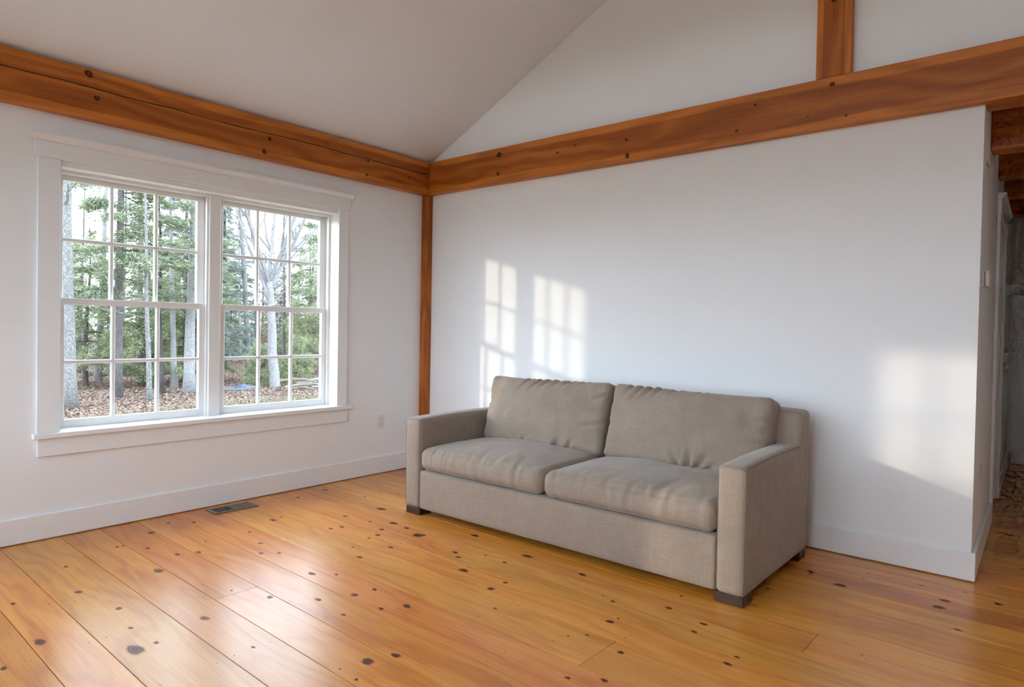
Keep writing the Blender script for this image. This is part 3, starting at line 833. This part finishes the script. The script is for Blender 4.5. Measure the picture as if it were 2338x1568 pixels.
# arms: rounded on top, slightly domed
def arm_fn(sgn_out):
    def fn(V, P):
        t = np.clip((P[:, 1] + 1) / 2, 0, 1)
        V[:, 2] += np.where(P[:, 2] > 0, P[:, 2] * 0.007 * np.sin(np.pi * t) ** 0.8, 0)
        # inner top edge rolls over more than the outer one
        return V
    return fn
arms = []
for s in (0, 1):
    lo = (SX0, SYF, 0.044) if s == 0 else (SX1 - AW, SYF, 0.044)
    hi = (SX0 + AW, SYB + 0.004, 0.640) if s == 0 else (SX1, SYB + 0.004, 0.640)
    arm = sofa_part('arm', lo, hi, 0.030, (12, 30, 20), puff=(0.003, 0.004, 0.004), wob=0.0012, seed=5 + s, fn=arm_fn(s))
    arms.append(arm)
    # seams: outline of the front panel and the outer top edge
    xo = (hi[0] if s else lo[0]); xi = (lo[0] if s else hi[0])
    so = 1 if s else -1
    yf = SYF
    def L(p): return (p[0] - ox, p[1] - oy, p[2])
    pts = [L((xo - so * 0.0075, yf + 0.0075, 0.052)), L((xo - so * 0.0075, yf + 0.0075, 0.600)), L((xo - so * 0.009, yf + 0.012, 0.622)), L((xo - so * 0.0075, yf + 0.032, 0.6335))]
    for k in range(1, 9):
        t = k / 8
        pts.append(L((xo - so * 0.0075, yf + 0.032 + (SYB - 0.15 - yf - 0.032) * t, 0.6335 + 0.0075 * math.sin(math.pi * min(1, t * 0.86 + 0.03)) ** 0.8)))
    MB().tube(pts, 0.0016, 6).build('seam', M_SEAM, arm, True)
    pts = [L((xi + so * 0.0075, yf + 0.0075, 0.052)), L((xi + so * 0.0075, yf + 0.0075, 0.600)), L((xi + so * 0.011, yf + 0.009, 0.622)), L((xi + so * 0.03, yf + 0.0075, 0.633)), L((xo - so * 0.03, yf + 0.0075, 0.633)), L((xo - so * 0.011, yf + 0.009, 0.622))]
    MB().tube(pts, 0.0014, 6).build('seam', M_SEAM, arm, True)

# back: lower part between the arms, upper part over their ends
def back_fn(V, P):
    V[:, 2] += np.where(P[:, 2] > 0, 0.006 * (1 - P[:, 0] ** 4), 0)
    V[:, 1] += 0.012 * P[:, 2]
    return V
sofa_part('backrest', (SX0 + AW - 0.004, SYB - 0.168, 0.600), (SX1 + 0.001, SYB, 0.826), 0.034, (50, 12, 14), puff=(0.004, 0.004, 0.004), wob=0.002, seed=9, fn=back_fn)
sofa_part('back_frame', (SX0 + AW, SYB - 0.165, 0.06), (SX1 - AW, SYB + 0.002, 0.640), 0.02, (20, 8, 10))

# seat cushions
def seat_fn(seed, mirror):
    rf = random.Random(int(seed * 10))
    folds = [(rf.uniform(-0.40, 0.42), rf.uniform(-0.5, 0.2), rf.uniform(0.0012, 0.0036), rf.uniform(0.008, 0.015)) for _ in range(17)]
    def fn(V, P):
        for i in range(len(V)):
            x, y, z = V[i]; u, v_, w = P[i]
            crown = 0.046 * max(0.0, 1 - abs(u) ** 2.6) * max(0.0, 1 - abs(v_) ** 3.0)
            if w > 0: z += crown * w ** 1.5
            # front bulge
            if v_ < -0.6: y -= 0.014 * (1 - u ** 4) * (1 - w ** 2) * ((-v_ - 0.6) / 0.4)
            fr = max(0.0, min(1.0, (-v_ - 0.35) / 0.55))
            # stress folds running over the front edge
            fold = noise.noise(Vector((x * 17 + seed, y * 3.2 + 0.35 * x, z * 2.0))) * 0.6 + noise.noise(Vector((x * 34 + seed * 2, y * 5, z * 3))) * 0.4
            amp = 0.0080 * fr * (0.45 + 0.55 * max(0.0, noise.noise(Vector((x * 2.3 + seed, 0.3, 0.7))) + 0.5)) * (1 - abs(u) ** 8)
            z += fold * amp * (0.8 if w > 0 else 0.15)
            y -= fold * amp * 0.9
            # long soft creases across the top
            if w > 0.3:
                z += 0.0065 * noise.noise(Vector((x * 4.2 + y * 2.6 + seed, y * 3.5 - x, seed))) * (1 - u ** 6)
                z += 0.0050 * noise.noise(Vector((x * 9 + y * 5 + seed, y * 8 - x * 3, seed + 4))) * (1 - u ** 6)
            # stitched-in folds running down over the front edge
            for fx, sl, dep, sg in folds:
                q = (x - fx - sl * (y + 0.42)) / sg
                if -4 < q < 4:
                    pr = -math.exp(-q * q / 2) + 0.55 * math.exp(-(abs(q) - 2.1) ** 2 / 1.2)
                    y -= pr * dep * fr * (1 - 0.5 * max(0.0, -w)); z += pr * dep * fr * 0.7 * max(0.0, w)
            V[i] = (x, y, z)
        return V
    return fn
xm = 2.205
for s, (a, b) in enumerate(((SX0 + AW + 0.004, xm - 0.003), (xm + 0.003, SX1 - AW - 0.004))):
    c_ = sofa_part('seat_cushion', (a, SYF - 0.006, 0.306), (b, SYB - 0.20, 0.450), 0.050, (120, 56, 18), puff=(0.003, 0, 0.0), fn=seat_fn(11.3 + 7 * s, s))
    # lower welt seam along the front
    pts = []
    for k in range(0, 33):
        t = k / 32
        x = a + 0.034 + (b - a - 0.068) * t
        u = 2 * t - 1
        pts.append((x - ox, SYF - 0.006 - 0.0115 * (1 - u ** 4) * 0.75 + (0.012 * max(0, abs(u) - 0.9) * 10) * 0.4 + 0.0030 - oy, 0.338))
    MB().tube(pts, 0.0018, 5).build('seam', M_SEAM, c_, True)

# loose back cushions, leaning on the back
CREASES = {   # (from x,z  to x,z as fractions of the half size, depth, half width)
    0: [(-0.30, 1.0, -0.42, 0.55, 0.010, 0.010), (-0.10, 1.0, -0.25, 0.50, 0.013, 0.011), (0.06, 1.0, -0.08, 0.62, 0.011, 0.010), (0.22, 1.0, 0.06, 0.55, 0.010, 0.012),
        (0.40, 1.0, 0.26, 0.68, 0.008, 0.010), (0.62, 1.0, 0.50, 0.74, 0.006, 0.009), (1.0, 0.62, 0.72, 0.42, 0.010, 0.012), (1.0, 0.20, 0.66, 0.10, 0.009, 0.013),
        (1.0, -0.15, 0.62, -0.32, 0.011, 0.012), (0.30, -1.0, 0.42, -0.62, 0.010, 0.012), (0.50, -1.0, 0.60, -0.66, 0.009, 0.011), (-0.25, -1.0, -0.15, -0.70, 0.008, 0.012), (-1.0, 0.2, -0.72, 0.05, 0.006, 0.012)],
    1: [(-0.72, 1.0, -0.82, 0.62, 0.009, 0.010), (-0.58, 1.0, -0.70, 0.50, 0.011, 0.010), (-0.44, 1.0, -0.56, 0.56, 0.011, 0.010), (-0.32, 1.0, -0.42, 0.62, 0.009, 0.010),
        (-0.12, 1.0, -0.20, 0.72, 0.007, 0.010), (0.20, 1.0, 0.12, 0.76, 0.006, 0.010), (0.06, -1.0, -0.06, -0.48, 0.012, 0.012), (0.16, -1.0, 0.20, -0.40, 0.015, 0.012),
        (0.24, -1.0, 0.40, -0.52, 0.012, 0.011), (0.34, -1.0, 0.52, -0.70, 0.009, 0.010), (1.0, -0.10, 0.66, -0.22, 0.010, 0.013), (1.0, 0.45, 0.74, 0.30, 0.007, 0.012), (-1.0, -0.1, -0.74, -0.2, 0.006, 0.012)]}
def backc_fn(seed, mirror, hx, hy, hz):
    def fn(V, P):
        for i in range(len(V)):
            x, y, z = V[i]; u, v_, w = P[i]
            bul = (1 - abs(u) ** 2.4) * (1 - abs(w) ** 2.4)
            y += (0.050 if v_ < 0 else 0.012) * v_ * bul
            # top edge sags between the corners, sides pull in
            if w > 0: z -= 0.010 * (1 - u ** 2) * w ** 2
            x *= 1 - 0.014 * (1 - w ** 2)
            top = max(0.0, min(1.0, (w - 0.45) / 0.5)); bot = max(0.0, min(1.0, (-w - 0.45) / 0.5))
            fold = noise.noise(Vector((x * 13 + z * 7 + seed, z * 2.2, seed))) * 0.65 + noise.noise(Vector((x * 27 + z * 9 + seed, z * 4, seed + 2))) * 0.35
            loc = 0.35 + 0.9 * max(0.0, noise.noise(Vector((x * 2.1 + seed * 3, 0.2, 0.1))) + 0.35)
            amp = (0.0130 * top + 0.0120 * bot) * loc * (1 - abs(u) ** 10)
            y += fold * amp * (1.0 if v_ < 0 else 0.4)
            z += fold * amp * 0.6 * (1 if w > 0 else -0.3)
            # pulled creases, each a groove with a raised lip
            for (ax_, az_, bx_, bz_, dep, sg) in CREASES[mirror]:
                ax2, az2, bx2, bz2 = ax_ * hx, az_ * hz, bx_ * hx, bz_ * hz
                ex, ez = bx2 - ax2, bz2 - az2
                tt = ((x - ax2) * ex + (z - az2) * ez) / (ex * ex + ez * ez)
                if -0.25 < tt < 1.25:
                    q = ((x - ax2) * ez - (z - az2) * ex) / math.hypot(ex, ez) / sg
                    if -4.5 < q < 4.5:
                        fade = max(0.0, 1 - max(0.0, tt)) ** 0.8 * min(1.0, 1 + 4 * min(0.0, tt))
                        pr = 1.5 * math.exp(-q * q / 2) - 0.9 * math.exp(-(abs(q) - 2.2) ** 2 / 1.4)
                        if v_ < 0.2: y += pr * dep * fade
                        if abs(w) > 0.8: z -= pr * dep * 0.6 * fade * (1 if w > 0 else -1)
            sd = max(0.0, min(1.0, (abs(u) - 0.72) / 0.25))
            y += 0.014 * sd * noise.noise(Vector((z * 15 + x * 5, seed, x * 3))) * (1 if v_ < 0 else 0.3)
            y += 0.012 * noise.noise(Vector((x * 3.6 + seed, z * 4.5, seed)))
            y += 0.0075 * noise.noise(Vector((x * 10 + z * 6 + seed, z * 11 - x * 4, seed)))
            V[i] = (x, y, z)
        return V
    return fn
BT = R(-16)
for s, (a, b) in enumerate(((SX0 + AW + 0.030, 2.222), (2.236, SX1 - AW + 0.022))):
    hx, hy, hz = (b - a) / 2, 0.088, 0.236
    V, P, F = soft_box((hx, hy, hz), 0.040, (124, 14, 74))
    V = backc_fn(21.7 + 9 * s, s, hx, hy, hz)(V, P)
    o = mesh_obj('back_cushion', V, F, M_LINEN, sofa, True)
    o.location = ((a + b) / 2 - ox, -0.432 - oy, 0.664); o.rotation_euler = (BT, R((-0.6, 0.8)[s]), R((0.4, -0.6)[s]))
    # welt around the front face
    pts = []
    for k in range(0, 97):
        t = 2 * math.pi * k / 96
        cx_, cz_ = math.cos(t), math.sin(t)
        e = 0.14
        px_ = math.copysign(abs(cx_) ** e, cx_) * (hx - 0.010); pz_ = math.copysign(abs(cz_) ** e, cz_) * (hz - 0.010)
        w_ = pz_ / hz
        pts.append((px_ * (1 - 0.014 * (1 - w_ ** 2)), -hy + 0.026, pz_ - (0.010 * (1 - (px_ / hx) ** 2) * w_ ** 2 if w_ > 0 else 0)))
    MB().tube(pts, 0.0019, 5, cap=False).build('seam', M_SEAM, o, True)
# feet
for fx0, fx1 in ((SX0 + 0.008, SX0 + 0.143), (SX1 - 0.143, SX1 - 0.008)):
    for fy0, fy1 in ((SYF + 0.010, SYF + 0.115), (SYB - 0.115, SYB - 0.010)):
        MB().bbox((fx0 - ox, fy0 - oy, 0.0008), (fx1 - ox, fy1 - oy, 0.050), 0.003).build('foot', M_FOOT, sofa)

# ------------------------------------------------------------------ outdoors
GZ = -0.55
def ground_z(x, y):
    return GZ + 0.10 * noise.noise(Vector((x * 0.22, y * 0.22, 1.7))) + 0.03 * noise.noise(Vector((x * 0.9, y * 0.9, 4.2)))
gx = np.concatenate([np.linspace(-140, -34, 12), np.linspace(-30, -3, 70), np.linspace(0, 140, 12)])
gy = np.concatenate([np.linspace(-140, -20, 12), np.linspace(-14, 26, 90), np.linspace(32, 140, 12)])
V = []; F = []
for x in gx:
    for y in gy:
        V.append((x, y, ground_z(x, y) if x < -1 else GZ))
ny = len(gy)
for i in range(len(gx) - 1):
    for k in range(ny - 1):
        F.append((i * ny + k, (i + 1) * ny + k, (i + 1) * ny + k + 1, i * ny + k + 1))
g = mesh_obj('ground', V, F, M_GROUND, None, True); g['kind'] = 'structure'

# leaf litter and dry grass: too many to count
def scatter(name, n, xr, yr, size, mat, label, cat, tall=False):
    X = rng.uniform(*xr, n); Y = rng.uniform(*yr, n)
    keep = (Y > -1.6 - (X + 4.4) * 0.05) if True else None
    X, Y = X[keep], Y[keep]; n = len(X)
    Z = np.array([ground_z(a, b) for a, b in zip(X, Y)])
    A = rng.uniform(0, 6.28, n); S = size * rng.uniform(0.6, 1.4, n)
    if tall:
        tx, ty = np.cos(A), np.sin(A)
        lean = rng.uniform(0.1, 0.8, n)
        p0 = np.stack([X - tx * 0.006, Y - ty * 0.006, Z - 0.01], 1); p1 = np.stack([X + tx * 0.006, Y + ty * 0.006, Z - 0.01], 1)
        p2 = np.stack([X - ty * S * lean, Y + tx * S * lean, Z + S], 1)
        VV = np.stack([p0, p1, p2], 1).reshape(-1, 3); FF = np.arange(3 * n).reshape(-1, 3)
    else:
        d1 = np.stack([np.cos(A), np.sin(A), rng.uniform(-0.5, 0.7, n)], 1) * S[:, None]
        d2 = np.stack([-np.sin(A), np.cos(A), rng.uniform(-0.5, 0.5, n)], 1) * S[:, None] * 0.6
        C = np.stack([X, Y, Z + 0.02 + rng.uniform(0, 0.03, n)], 1)
        VV = np.stack([C - d1, C + d2, C + d1, C - d2], 1).reshape(-1, 3); FF = np.arange(4 * n).reshape(-1, 4)
    o = mesh_obj(name, VV, FF, mat)
    return tag(o, label, cat, kind='stuff')
scatter('leaf_litter', 130000, (-24, -8.2), (-2.5, 14), 0.030, M_LITTER, 'brown fallen leaves covering the forest floor outside', 'leaves')
scatter('dry_grass', 22000, (-9.6, -5.5), (-2, 7), 0.09, M_DRYGRASS, 'straw coloured grass at the edge of the yard', 'grass', True)

def conifer_data(seed, h, r0, c0, rmax, nspray, spread=1.0, droop=0.35, size=0.12, power=0.8, whorl=0.30, gap=0.0):
    rr = random.Random(seed); rg_ = np.random.default_rng(seed)
    tr = MB(); pts = []; rad = []
    for k in range(13):
        t = k / 12
        pts.append((0.05 * math.sin(t * 5 + seed) * t * 2, 0.05 * math.cos(t * 4 + seed) * t * 2, -0.15 + (h + 0.15) * t)); rad.append(max(0.012, r0 * (1 - t) ** 0.85 * (1.25 if k == 0 else 1)))
    tr.tube(pts, rad, 9)
    br = MB(); B = []
    z = c0
    while z < h * 0.985:
        tt = (z - c0) / (h - c0)
        nb = rr.randint(3, 6)
        for _ in range(nb):
            if rr.random() < gap: continue
            a = rr.uniform(0, 6.283); Lb = max(0.25, rmax * (1 - tt) ** power * rr.uniform(0.55, 1.1))
            b0 = Vector((0, 0, z + rr.uniform(-0.1, 0.1)))
            d = Vector((math.cos(a), math.sin(a), 0))
            rise = rr.uniform(0.05, 0.35) * (0.4 + tt)
            dr_ = droop * rr.uniform(0.7, 1.3)
            P_ = [b0 + d * (Lb * t) + Vector((0, 0, Lb * (rise * t - dr_ * t * t))) for t in (0, 0.25, 0.5, 0.75, 1.0)]
            br.tube(P_, [max(0.005, 0.016 * Lb * (1 - 0.8 * t)) for t in (0, 0.25, 0.5, 0.75, 1)], 3, cap=False)
            B.append((b0, d, Lb, rise, dr_))
        z += whorl * rr.uniform(0.7, 1.3)
    wts = np.array([b[2] ** 1.4 for b in B]); wts /= wts.sum()
    ch = rg_.choice(len(B), nspray, p=wts)
    b0 = np.array([B[i][0][:] for i in range(len(B))])[ch]; d = np.array([B[i][1][:] for i in range(len(B))])[ch]
    Lb = np.array([b[2] for b in B])[ch]; rise = np.array([b[3] for b in B])[ch]; dro = np.array([b[4] for b in B])[ch]
    t = rg_.uniform(0.18, 1.04, nspray) ** 0.75
    lat = rg_.normal(0, 0.5, nspray) * (0.10 + 0.34 * Lb * (1.05 - t)) * spread
    side = np.stack([-d[:, 1], d[:, 0], np.zeros(nspray)], 1)
    P_ = b0 + d * (Lb * t)[:, None] + side * lat[:, None]
    P_[:, 2] += Lb * (rise * t - dro * t * t) - 0.25 * np.abs(lat) + rg_.normal(0, 0.05, nspray)
    sg = np.sign(lat + 1e-6)
    dirv = d * rg_.uniform(0.5, 1.0, nspray)[:, None] + side * (sg * rg_.uniform(0.1, 0.9, nspray))[:, None]
    dirv[:, 2] += rg_.normal(-0.15, 0.35, nspray)
    dirv /= np.linalg.norm(dirv, axis=1, keepdims=True)
    wv = np.cross(dirv, rg_.normal(0, 1, (nspray, 3))); wv /= np.linalg.norm(wv, axis=1, keepdims=True)
    S = size * rg_.uniform(0.5, 1.3, nspray)[:, None]
    v0 = P_ - wv * S * 0.11; v1 = P_ + wv * S * 0.11; v2 = P_ + dirv * S
    VV = np.stack([v0, v1, v2], 1).reshape(-1, 3)
    return tr, br, VV, np.arange(3 * nspray).reshape(-1, 3)

def make_conifer(name, label, seed, h, r0, c0, rmax, nspray, bark, leaf, **kw):
    root = empty(name); tag(root, label, 'tree', kind='thing')
    tr, br, VV, FF = conifer_data(seed, h, r0, c0, rmax, nspray, **kw)
    tr.build('trunk', bark, root, True)
    br.build('branches', bark, root)['kind'] = 'stuff'
    f = mesh_obj('foliage', VV, FF, leaf, root); f['kind'] = 'stuff'
    return root

def make_bare(name, label, seed, h, r0, bark, lean=(0, 0), fork=None, dens=1.0, first=0.35, upw=0.6, curve=0.0, twigs=True, leaders=0):
    """leafless tree: trunk plus forking limbs"""
    rr = random.Random(seed)
    root = empty(name); tag(root, label, 'tree', kind='thing')
    tr = MB(); br = MB()
    top = fork if fork else h
    pts = []; rad = []
    for k in range(11):
        t = k / 10
        pts.append(Vector((lean[0] * t + curve * math.sin(t * 3.1) + 0.04 * noise.noise(Vector((t * 4, seed, 0))), lean[1] * t + 0.05 * noise.noise(Vector((t * 4, seed, 5))), -0.2 + (top + 0.2) * t)))
        rad.append(r0 * ((1.35 if k == 0 else 1.0) - (0.35 if fork else 0.85) * t))
    tr.tube(pts, rad, 10)
    def limb(p, d, L, r, depth):
        n_ = 6; q = [p]; dd = d.normalized(); rs = [r]
        for k in range(1, n_ + 1):
            dd = (dd + Vector((rr.uniform(-1, 1), rr.uniform(-1, 1), rr.uniform(-0.3, 0.7) * upw)) * 0.16).normalized()
            q.append(q[-1] + dd * L / n_); rs.append(max(0.003, r * (1 - 0.8 * k / n_)))
        br.tube(q, rs, 6 if depth == 0 else (4 if depth == 1 else 3), cap=False)
        if depth < (3 if twigs else 1):
            for _ in range(int((5 if depth < 2 else 4) * dens)):
                k = rr.randint(1, n_)
                a = (q[k] - q[k - 1]).normalized()
                s = Vector((rr.uniform(-1, 1), rr.uniform(-1, 1), rr.uniform(-0.1, 0.9))).normalized()
                limb(q[k], a * 0.55 + s * 0.7, L * rr.uniform(0.3, 0.55), max(0.003, rs[k] * 0.55), depth + 1)
    if fork:
        for i in range(leaders):
            a = 2 * math.pi * (i + rr.uniform(-0.25, 0.25)) / leaders
            limb(pts[-1] - Vector((0, 0, 0.25 * (i % 3))), Vector((math.cos(a) * 0.42, math.sin(a) * 0.42, 1.0)), (h - fork) * rr.uniform(0.8, 1.1), r0 * rr.uniform(0.34, 0.5), 0)
    nb = int(7 * dens)
    for i in range(nb):
        t = first + (0.97 - first) * (i + rr.random()) / nb
        k = min(9, int(t * 10)); p = pts[k].lerp(pts[k + 1], t * 10 - k)
        a = rr.uniform(0, 6.283)
        limb(p, Vector((math.cos(a), math.sin(a), rr.uniform(0.1, 0.9) * upw)), top * rr.uniform(0.12, 0.26), max(0.010, r0 * 0.20), 1)
    tr.build('trunk', bark, root, True)
    br.build('branches', bark, root)['kind'] = 'stuff'
    return root

def put(o, x, y, rz=0.0, s=1.0):
    o.location = (x, y, ground_z(x, y)); o.rotation_euler = (0, 0, rz); o.scale = (s, s, s); return o

# --- nearer trees, from the corner of the window view inward
put(make_bare('birch_tree', 'pale lichen-mottled leafless tree in the leftmost panes of the window', 2, 9.0, 0.165, M_BARK_PALE, lean=(0.15, -0.22), first=0.36, dens=0.8, curve=0.12), -11.31, 0.49)
put(make_conifer('pine_tree', 'tall green pine in the middle panes of the left window unit', 11, 11.0, 0.115, 2.5, 1.75, 36000, M_BARK_MID, M_PINE, droop=0.25, size=0.128, whorl=0.34), -12.39, 1.79)
put(make_bare('young_maple', 'thin pale leaning trunk beside the middle pine', 5, 6.4, 0.062, M_BARK_PALE, lean=(0.1, -0.22), first=0.25, dens=1.0, upw=0.2), -11.22, 2.04)
put(make_bare('dead_sapling', 'slim dark bare trunk standing behind the thin pale one', 8, 6.0, 0.068, M_BARK_DARK, lean=(0.0, -0.1), first=0.3, dens=0.7), -13.29, 3.13)
put(make_conifer('pine_tree', 'sparse grey-trunked pine with bare horizontal limbs, left of the mullion', 17, 8.2, 0.150, 2.2, 1.30, 12480, M_BARK_BEECH, M_PINE, droop=0.12, size=0.116, whorl=0.30, gap=0.2), -12.87, 3.65)
put(make_conifer('spruce_tree', 'narrow blue-green spruce just right of the mullion', 23, 6.3, 0.125, 0.9, 1.15, 28800, M_BARK_DARK, M_SPRUCE, droop=0.30, size=0.093, whorl=0.22), -15.17, 5.60)
put(make_bare('slender_beech', 'slender grey leafless tree between the spruce and the big beech', 31, 9.5, 0.105, M_BARK_BEECH, lean=(0.1, -0.9), first=0.40, dens=1.1, curve=0.2), -15.34, 6.63)
put(make_bare('beech_tree', 'big pale grey beech forking into many limbs in the right window unit', 37, 8.6, 0.150, M_BARK_BEECH, lean=(0.05, -0.25), fork=3.0, leaders=7, first=0.62, dens=1.0, upw=1.0), -12.73, 5.99)
put(make_conifer('pine_tree', 'feathery pine at the right edge of the window view', 41, 9.0, 0.10, 2.6, 1.5, 16800, M_BARK_MID, M_PINE, droop=0.20, size=0.116, whorl=0.42, gap=0.25), -13.6, 8.35)
# lower green hemlocks filling the middle distance
hem = [(-16.3, 2.36, 4.4, 1.5, 'broad yellow-green hemlock behind the pale lichen-mottled tree'), (-15.6, 3.6, 5.0, 1.4, 'green hemlock behind the tall middle pine'),
       (-16.2, 5.0, 4.6, 1.35, 'green hemlock behind the sparse grey-trunked pine'), (-16.6, 9.6, 5.2, 1.6, 'green hemlock behind the right edge pine')]
for i, (x, y, h_, rm, lb) in enumerate(hem):
    put(make_conifer('hemlock_tree', lb, 60 + i, h_, 0.08, 0.75, rm, 31200, M_BARK_DARK, M_HEMLOCK, droop=0.42, size=0.099, whorl=0.20, power=0.6), x, y, i)
# shrubs by the beech
def shrub(x, y, h_, rm, label, seed):
    put(make_conifer('evergreen_shrub', label, seed, h_, 0.02, 0.05, rm, 12000, M_BARK_DARK, M_HEMLOCK, droop=0.1, size=0.070, whorl=0.10, power=0.45), x, y)['category'] = 'shrub'
shrub(-13.6, 6.05, 1.25, 0.62, 'rounded green shrub just left of the beech trunk', 71)
shrub(-13.4, 7.10, 1.35, 0.60, 'rounded green shrub just right of the beech trunk', 72)
# russet saplings behind the beech
for i, (x, y) in enumerate(((-18.5, 9.6), (-19.5, 11.3), (-17.6, 10.7))):
    put(make_conifer('russet_sapling', ('russet leaved sapling behind the beech', 'taller russet leaved sapling deep in the woods at the far right', 'russet leaved sapling near the right edge hemlock')[i], 90 + i, 4.2, 0.03, 0.5, 1.2, 8400, M_BARK_MID, M_RUSSET, droop=0.0, size=0.081, whorl=0.25, power=0.4), x, y)['group'] = 'russet saplings'
# background woods: copies of two conifers and two bare trunks
bgc = [make_conifer('woodland_conifer', 'dark conifer deep in the background woods', 201, 12.5, 0.15, 0.8, 2.2, 31200, M_BARK_DARK, M_SPRUCE, droop=0.30, size=0.197, whorl=0.40),
       make_conifer('woodland_conifer', 'dark conifer deep in the background woods', 202, 10.0, 0.14, 0.6, 2.1, 28800, M_BARK_DARK, M_PINE, droop=0.30, size=0.197, whorl=0.40)]
bgb = [make_bare('woodland_tree', 'slim leafless trunk in the background woods', 211, 9.0, 0.09, M_BARK_MID, lean=(0.1, 0.2), first=0.4, dens=0.8),
       make_bare('woodland_tree', 'slim leafless trunk in the background woods', 212, 10.0, 0.11, M_BARK_BEECH, lean=(-0.1, -0.3), first=0.45, dens=0.8)]
used = set()
def place_copy(lst, k, x, y, rz, s, group):
    src = lst[k]
    if (id(lst), k) in used: o = copy_tree(src)
    else: used.add((id(lst), k)); o = src
    o['group'] = group
    return put(o, x, y, rz, s)
rb = random.Random(12)
cx0, cy0 = 4.43, -4.085
def along(px_t, dist):
    """world point at a distance from the house on the bearing between the window's two sides (t=0..1)"""
    yy = -2.86 + (2.86 - 0.94) * px_t
    dx, dy = -cx0, yy - cy0
    k = (cx0 + dist) / cx0
    return cx0 + dx * k, cy0 + dy * k
for i, (t, dst, s) in enumerate(((0.14, 26, 0.36), (0.26, 27, 0.62), (0.38, 24, 0.85), (0.47, 29, 1.0), (0.57, 28, 0.62), (0.66, 31, 0.62), (0.76, 27, 0.45), (0.86, 32, 0.55), (0.95, 29, 0.62), (1.03, 30, 0.8), (0.06, 34, 0.40), (0.33, 36, 0.8), (0.52, 38, 0.8), (0.72, 40, 0.6), (0.90, 40, 0.7), (-0.02, 30, 0.36))):
    x, y = along(t, dst); place_copy(bgc, i % 2, x, y, rb.uniform(0, 6.28), s, 'conifers in the background woods')
for i, (t, dst, s) in enumerate(((1.12, 22, 0.45), (1.20, 27, 0.7), (1.30, 24, 0.5), (1.42, 29, 0.7), (1.55, 26, 0.5), (-0.12, 27, 0.4), (-0.24, 31, 0.45), (-0.36, 27, 0.4))):
    x, y = along(t, dst); place_copy(bgc, i % 2, x, y, rb.uniform(0, 6.28), s, 'conifers in the background woods')
for i in range(14):
    t = -0.02 + 1.04 * i / 13; x, y = along(t, 20.5 + 5 * (i % 3) + rb.uniform(-1, 1))
    place_copy(bgc, i % 2, x, y, rb.uniform(0, 6.28), rb.uniform(0.30, 0.40), 'conifers in the background woods')
for i in range(20):
    t = -0.05 + 1.1 * i / 19 + rb.uniform(-0.02, 0.02); x, y = along(t, rb.uniform(14.5, 24))
    place_copy(bgb, i % 2, x, y, rb.uniform(0, 6.28), rb.uniform(0.55, 0.95), 'slim trunks in the background woods')

# things lying on the ground
def lying(name, label, cat, x, y):
    o = tag(empty(name, (x, y, ground_z(x, y))), label, cat, kind='thing'); return o
bd = lying('board_sheet', 'grey weathered board lying on the leaves left of the beech', 'board', -12.6, 4.62)
MB().bbox((-0.75, -0.42, 0.02), (0.75, 0.30, 0.10), 0.01).build('sheet', M_PLY, bd); bd.rotation_euler = (R(3), R(-4), R(20))
tp = lying('blue_tarp', 'crumpled blue tarp on the end of the grey board', 'tarp', -12.25, 4.78)
VV = []; FF = []
n_ = 16
for i in range(n_):
    for k in range(n_):
        a, b = i / (n_ - 1) - 0.5, k / (n_ - 1) - 0.5
        VV.append((a * 0.6, b * 0.34, 0.17 + 0.07 * noise.noise(Vector((a * 7, b * 7, 3))) - 0.26 * (a * a + b * b)))
for i in range(n_ - 1):
    for k in range(n_ - 1):
        FF.append((i * n_ + k, (i + 1) * n_ + k, (i + 1) * n_ + k + 1, i * n_ + k + 1))
sh = mesh_obj('sheet', VV, FF, M_TARP, tp, True)
so_ = sh.modifiers.new('thickness', 'SOLIDIFY'); so_.thickness = 0.01
st = lying('fallen_stick', 'long straight stick lying in the dry grass', 'stick', -10.3, 4.38)
MB().tube([(-0.30, -0.34, 0.04), (-0.02, 0.0, 0.06), (0.32, 0.36, 0.05)], [0.022, 0.020, 0.014], 6).build('stem', M_BARK_MID, st)
bp = lying('brush_heap', 'heap of pale cut branches at the right edge of the yard', 'brush', -11.2, 6.05)
rb2 = random.Random(4)
for i in range(14):
    p = Vector((rb2.uniform(-0.35, 0.35), rb2.uniform(-0.3, 0.5), 0.04 + 0.02 * i)); a = rb2.uniform(-0.5, 0.5) + 0.9; L = rb2.uniform(0.4, 0.85)
    d = Vector((math.cos(a), math.sin(a), rb2.uniform(-0.15, 0.25)))
    MB().tube([p - d * L * 0.5, p + Vector((0, 0, 0.03)), p + d * L * 0.5], [0.032, 0.028, 0.018], 6).build('cut_branch', M_CUTWOOD, bp)
lg = lying('fallen_log', 'mossy fallen log lying across the leaves behind the trunks', 'log', -18.5, 5.2)
MB().tube([(-0.2, -2.0, 0.12), (0.0, -0.6, 0.16), (0.1, 0.8, 0.14), (0.3, 2.0, 0.10)], [0.10, 0.12, 0.11, 0.07], 8).build('trunk', M_BARK_DARK, lg, True)
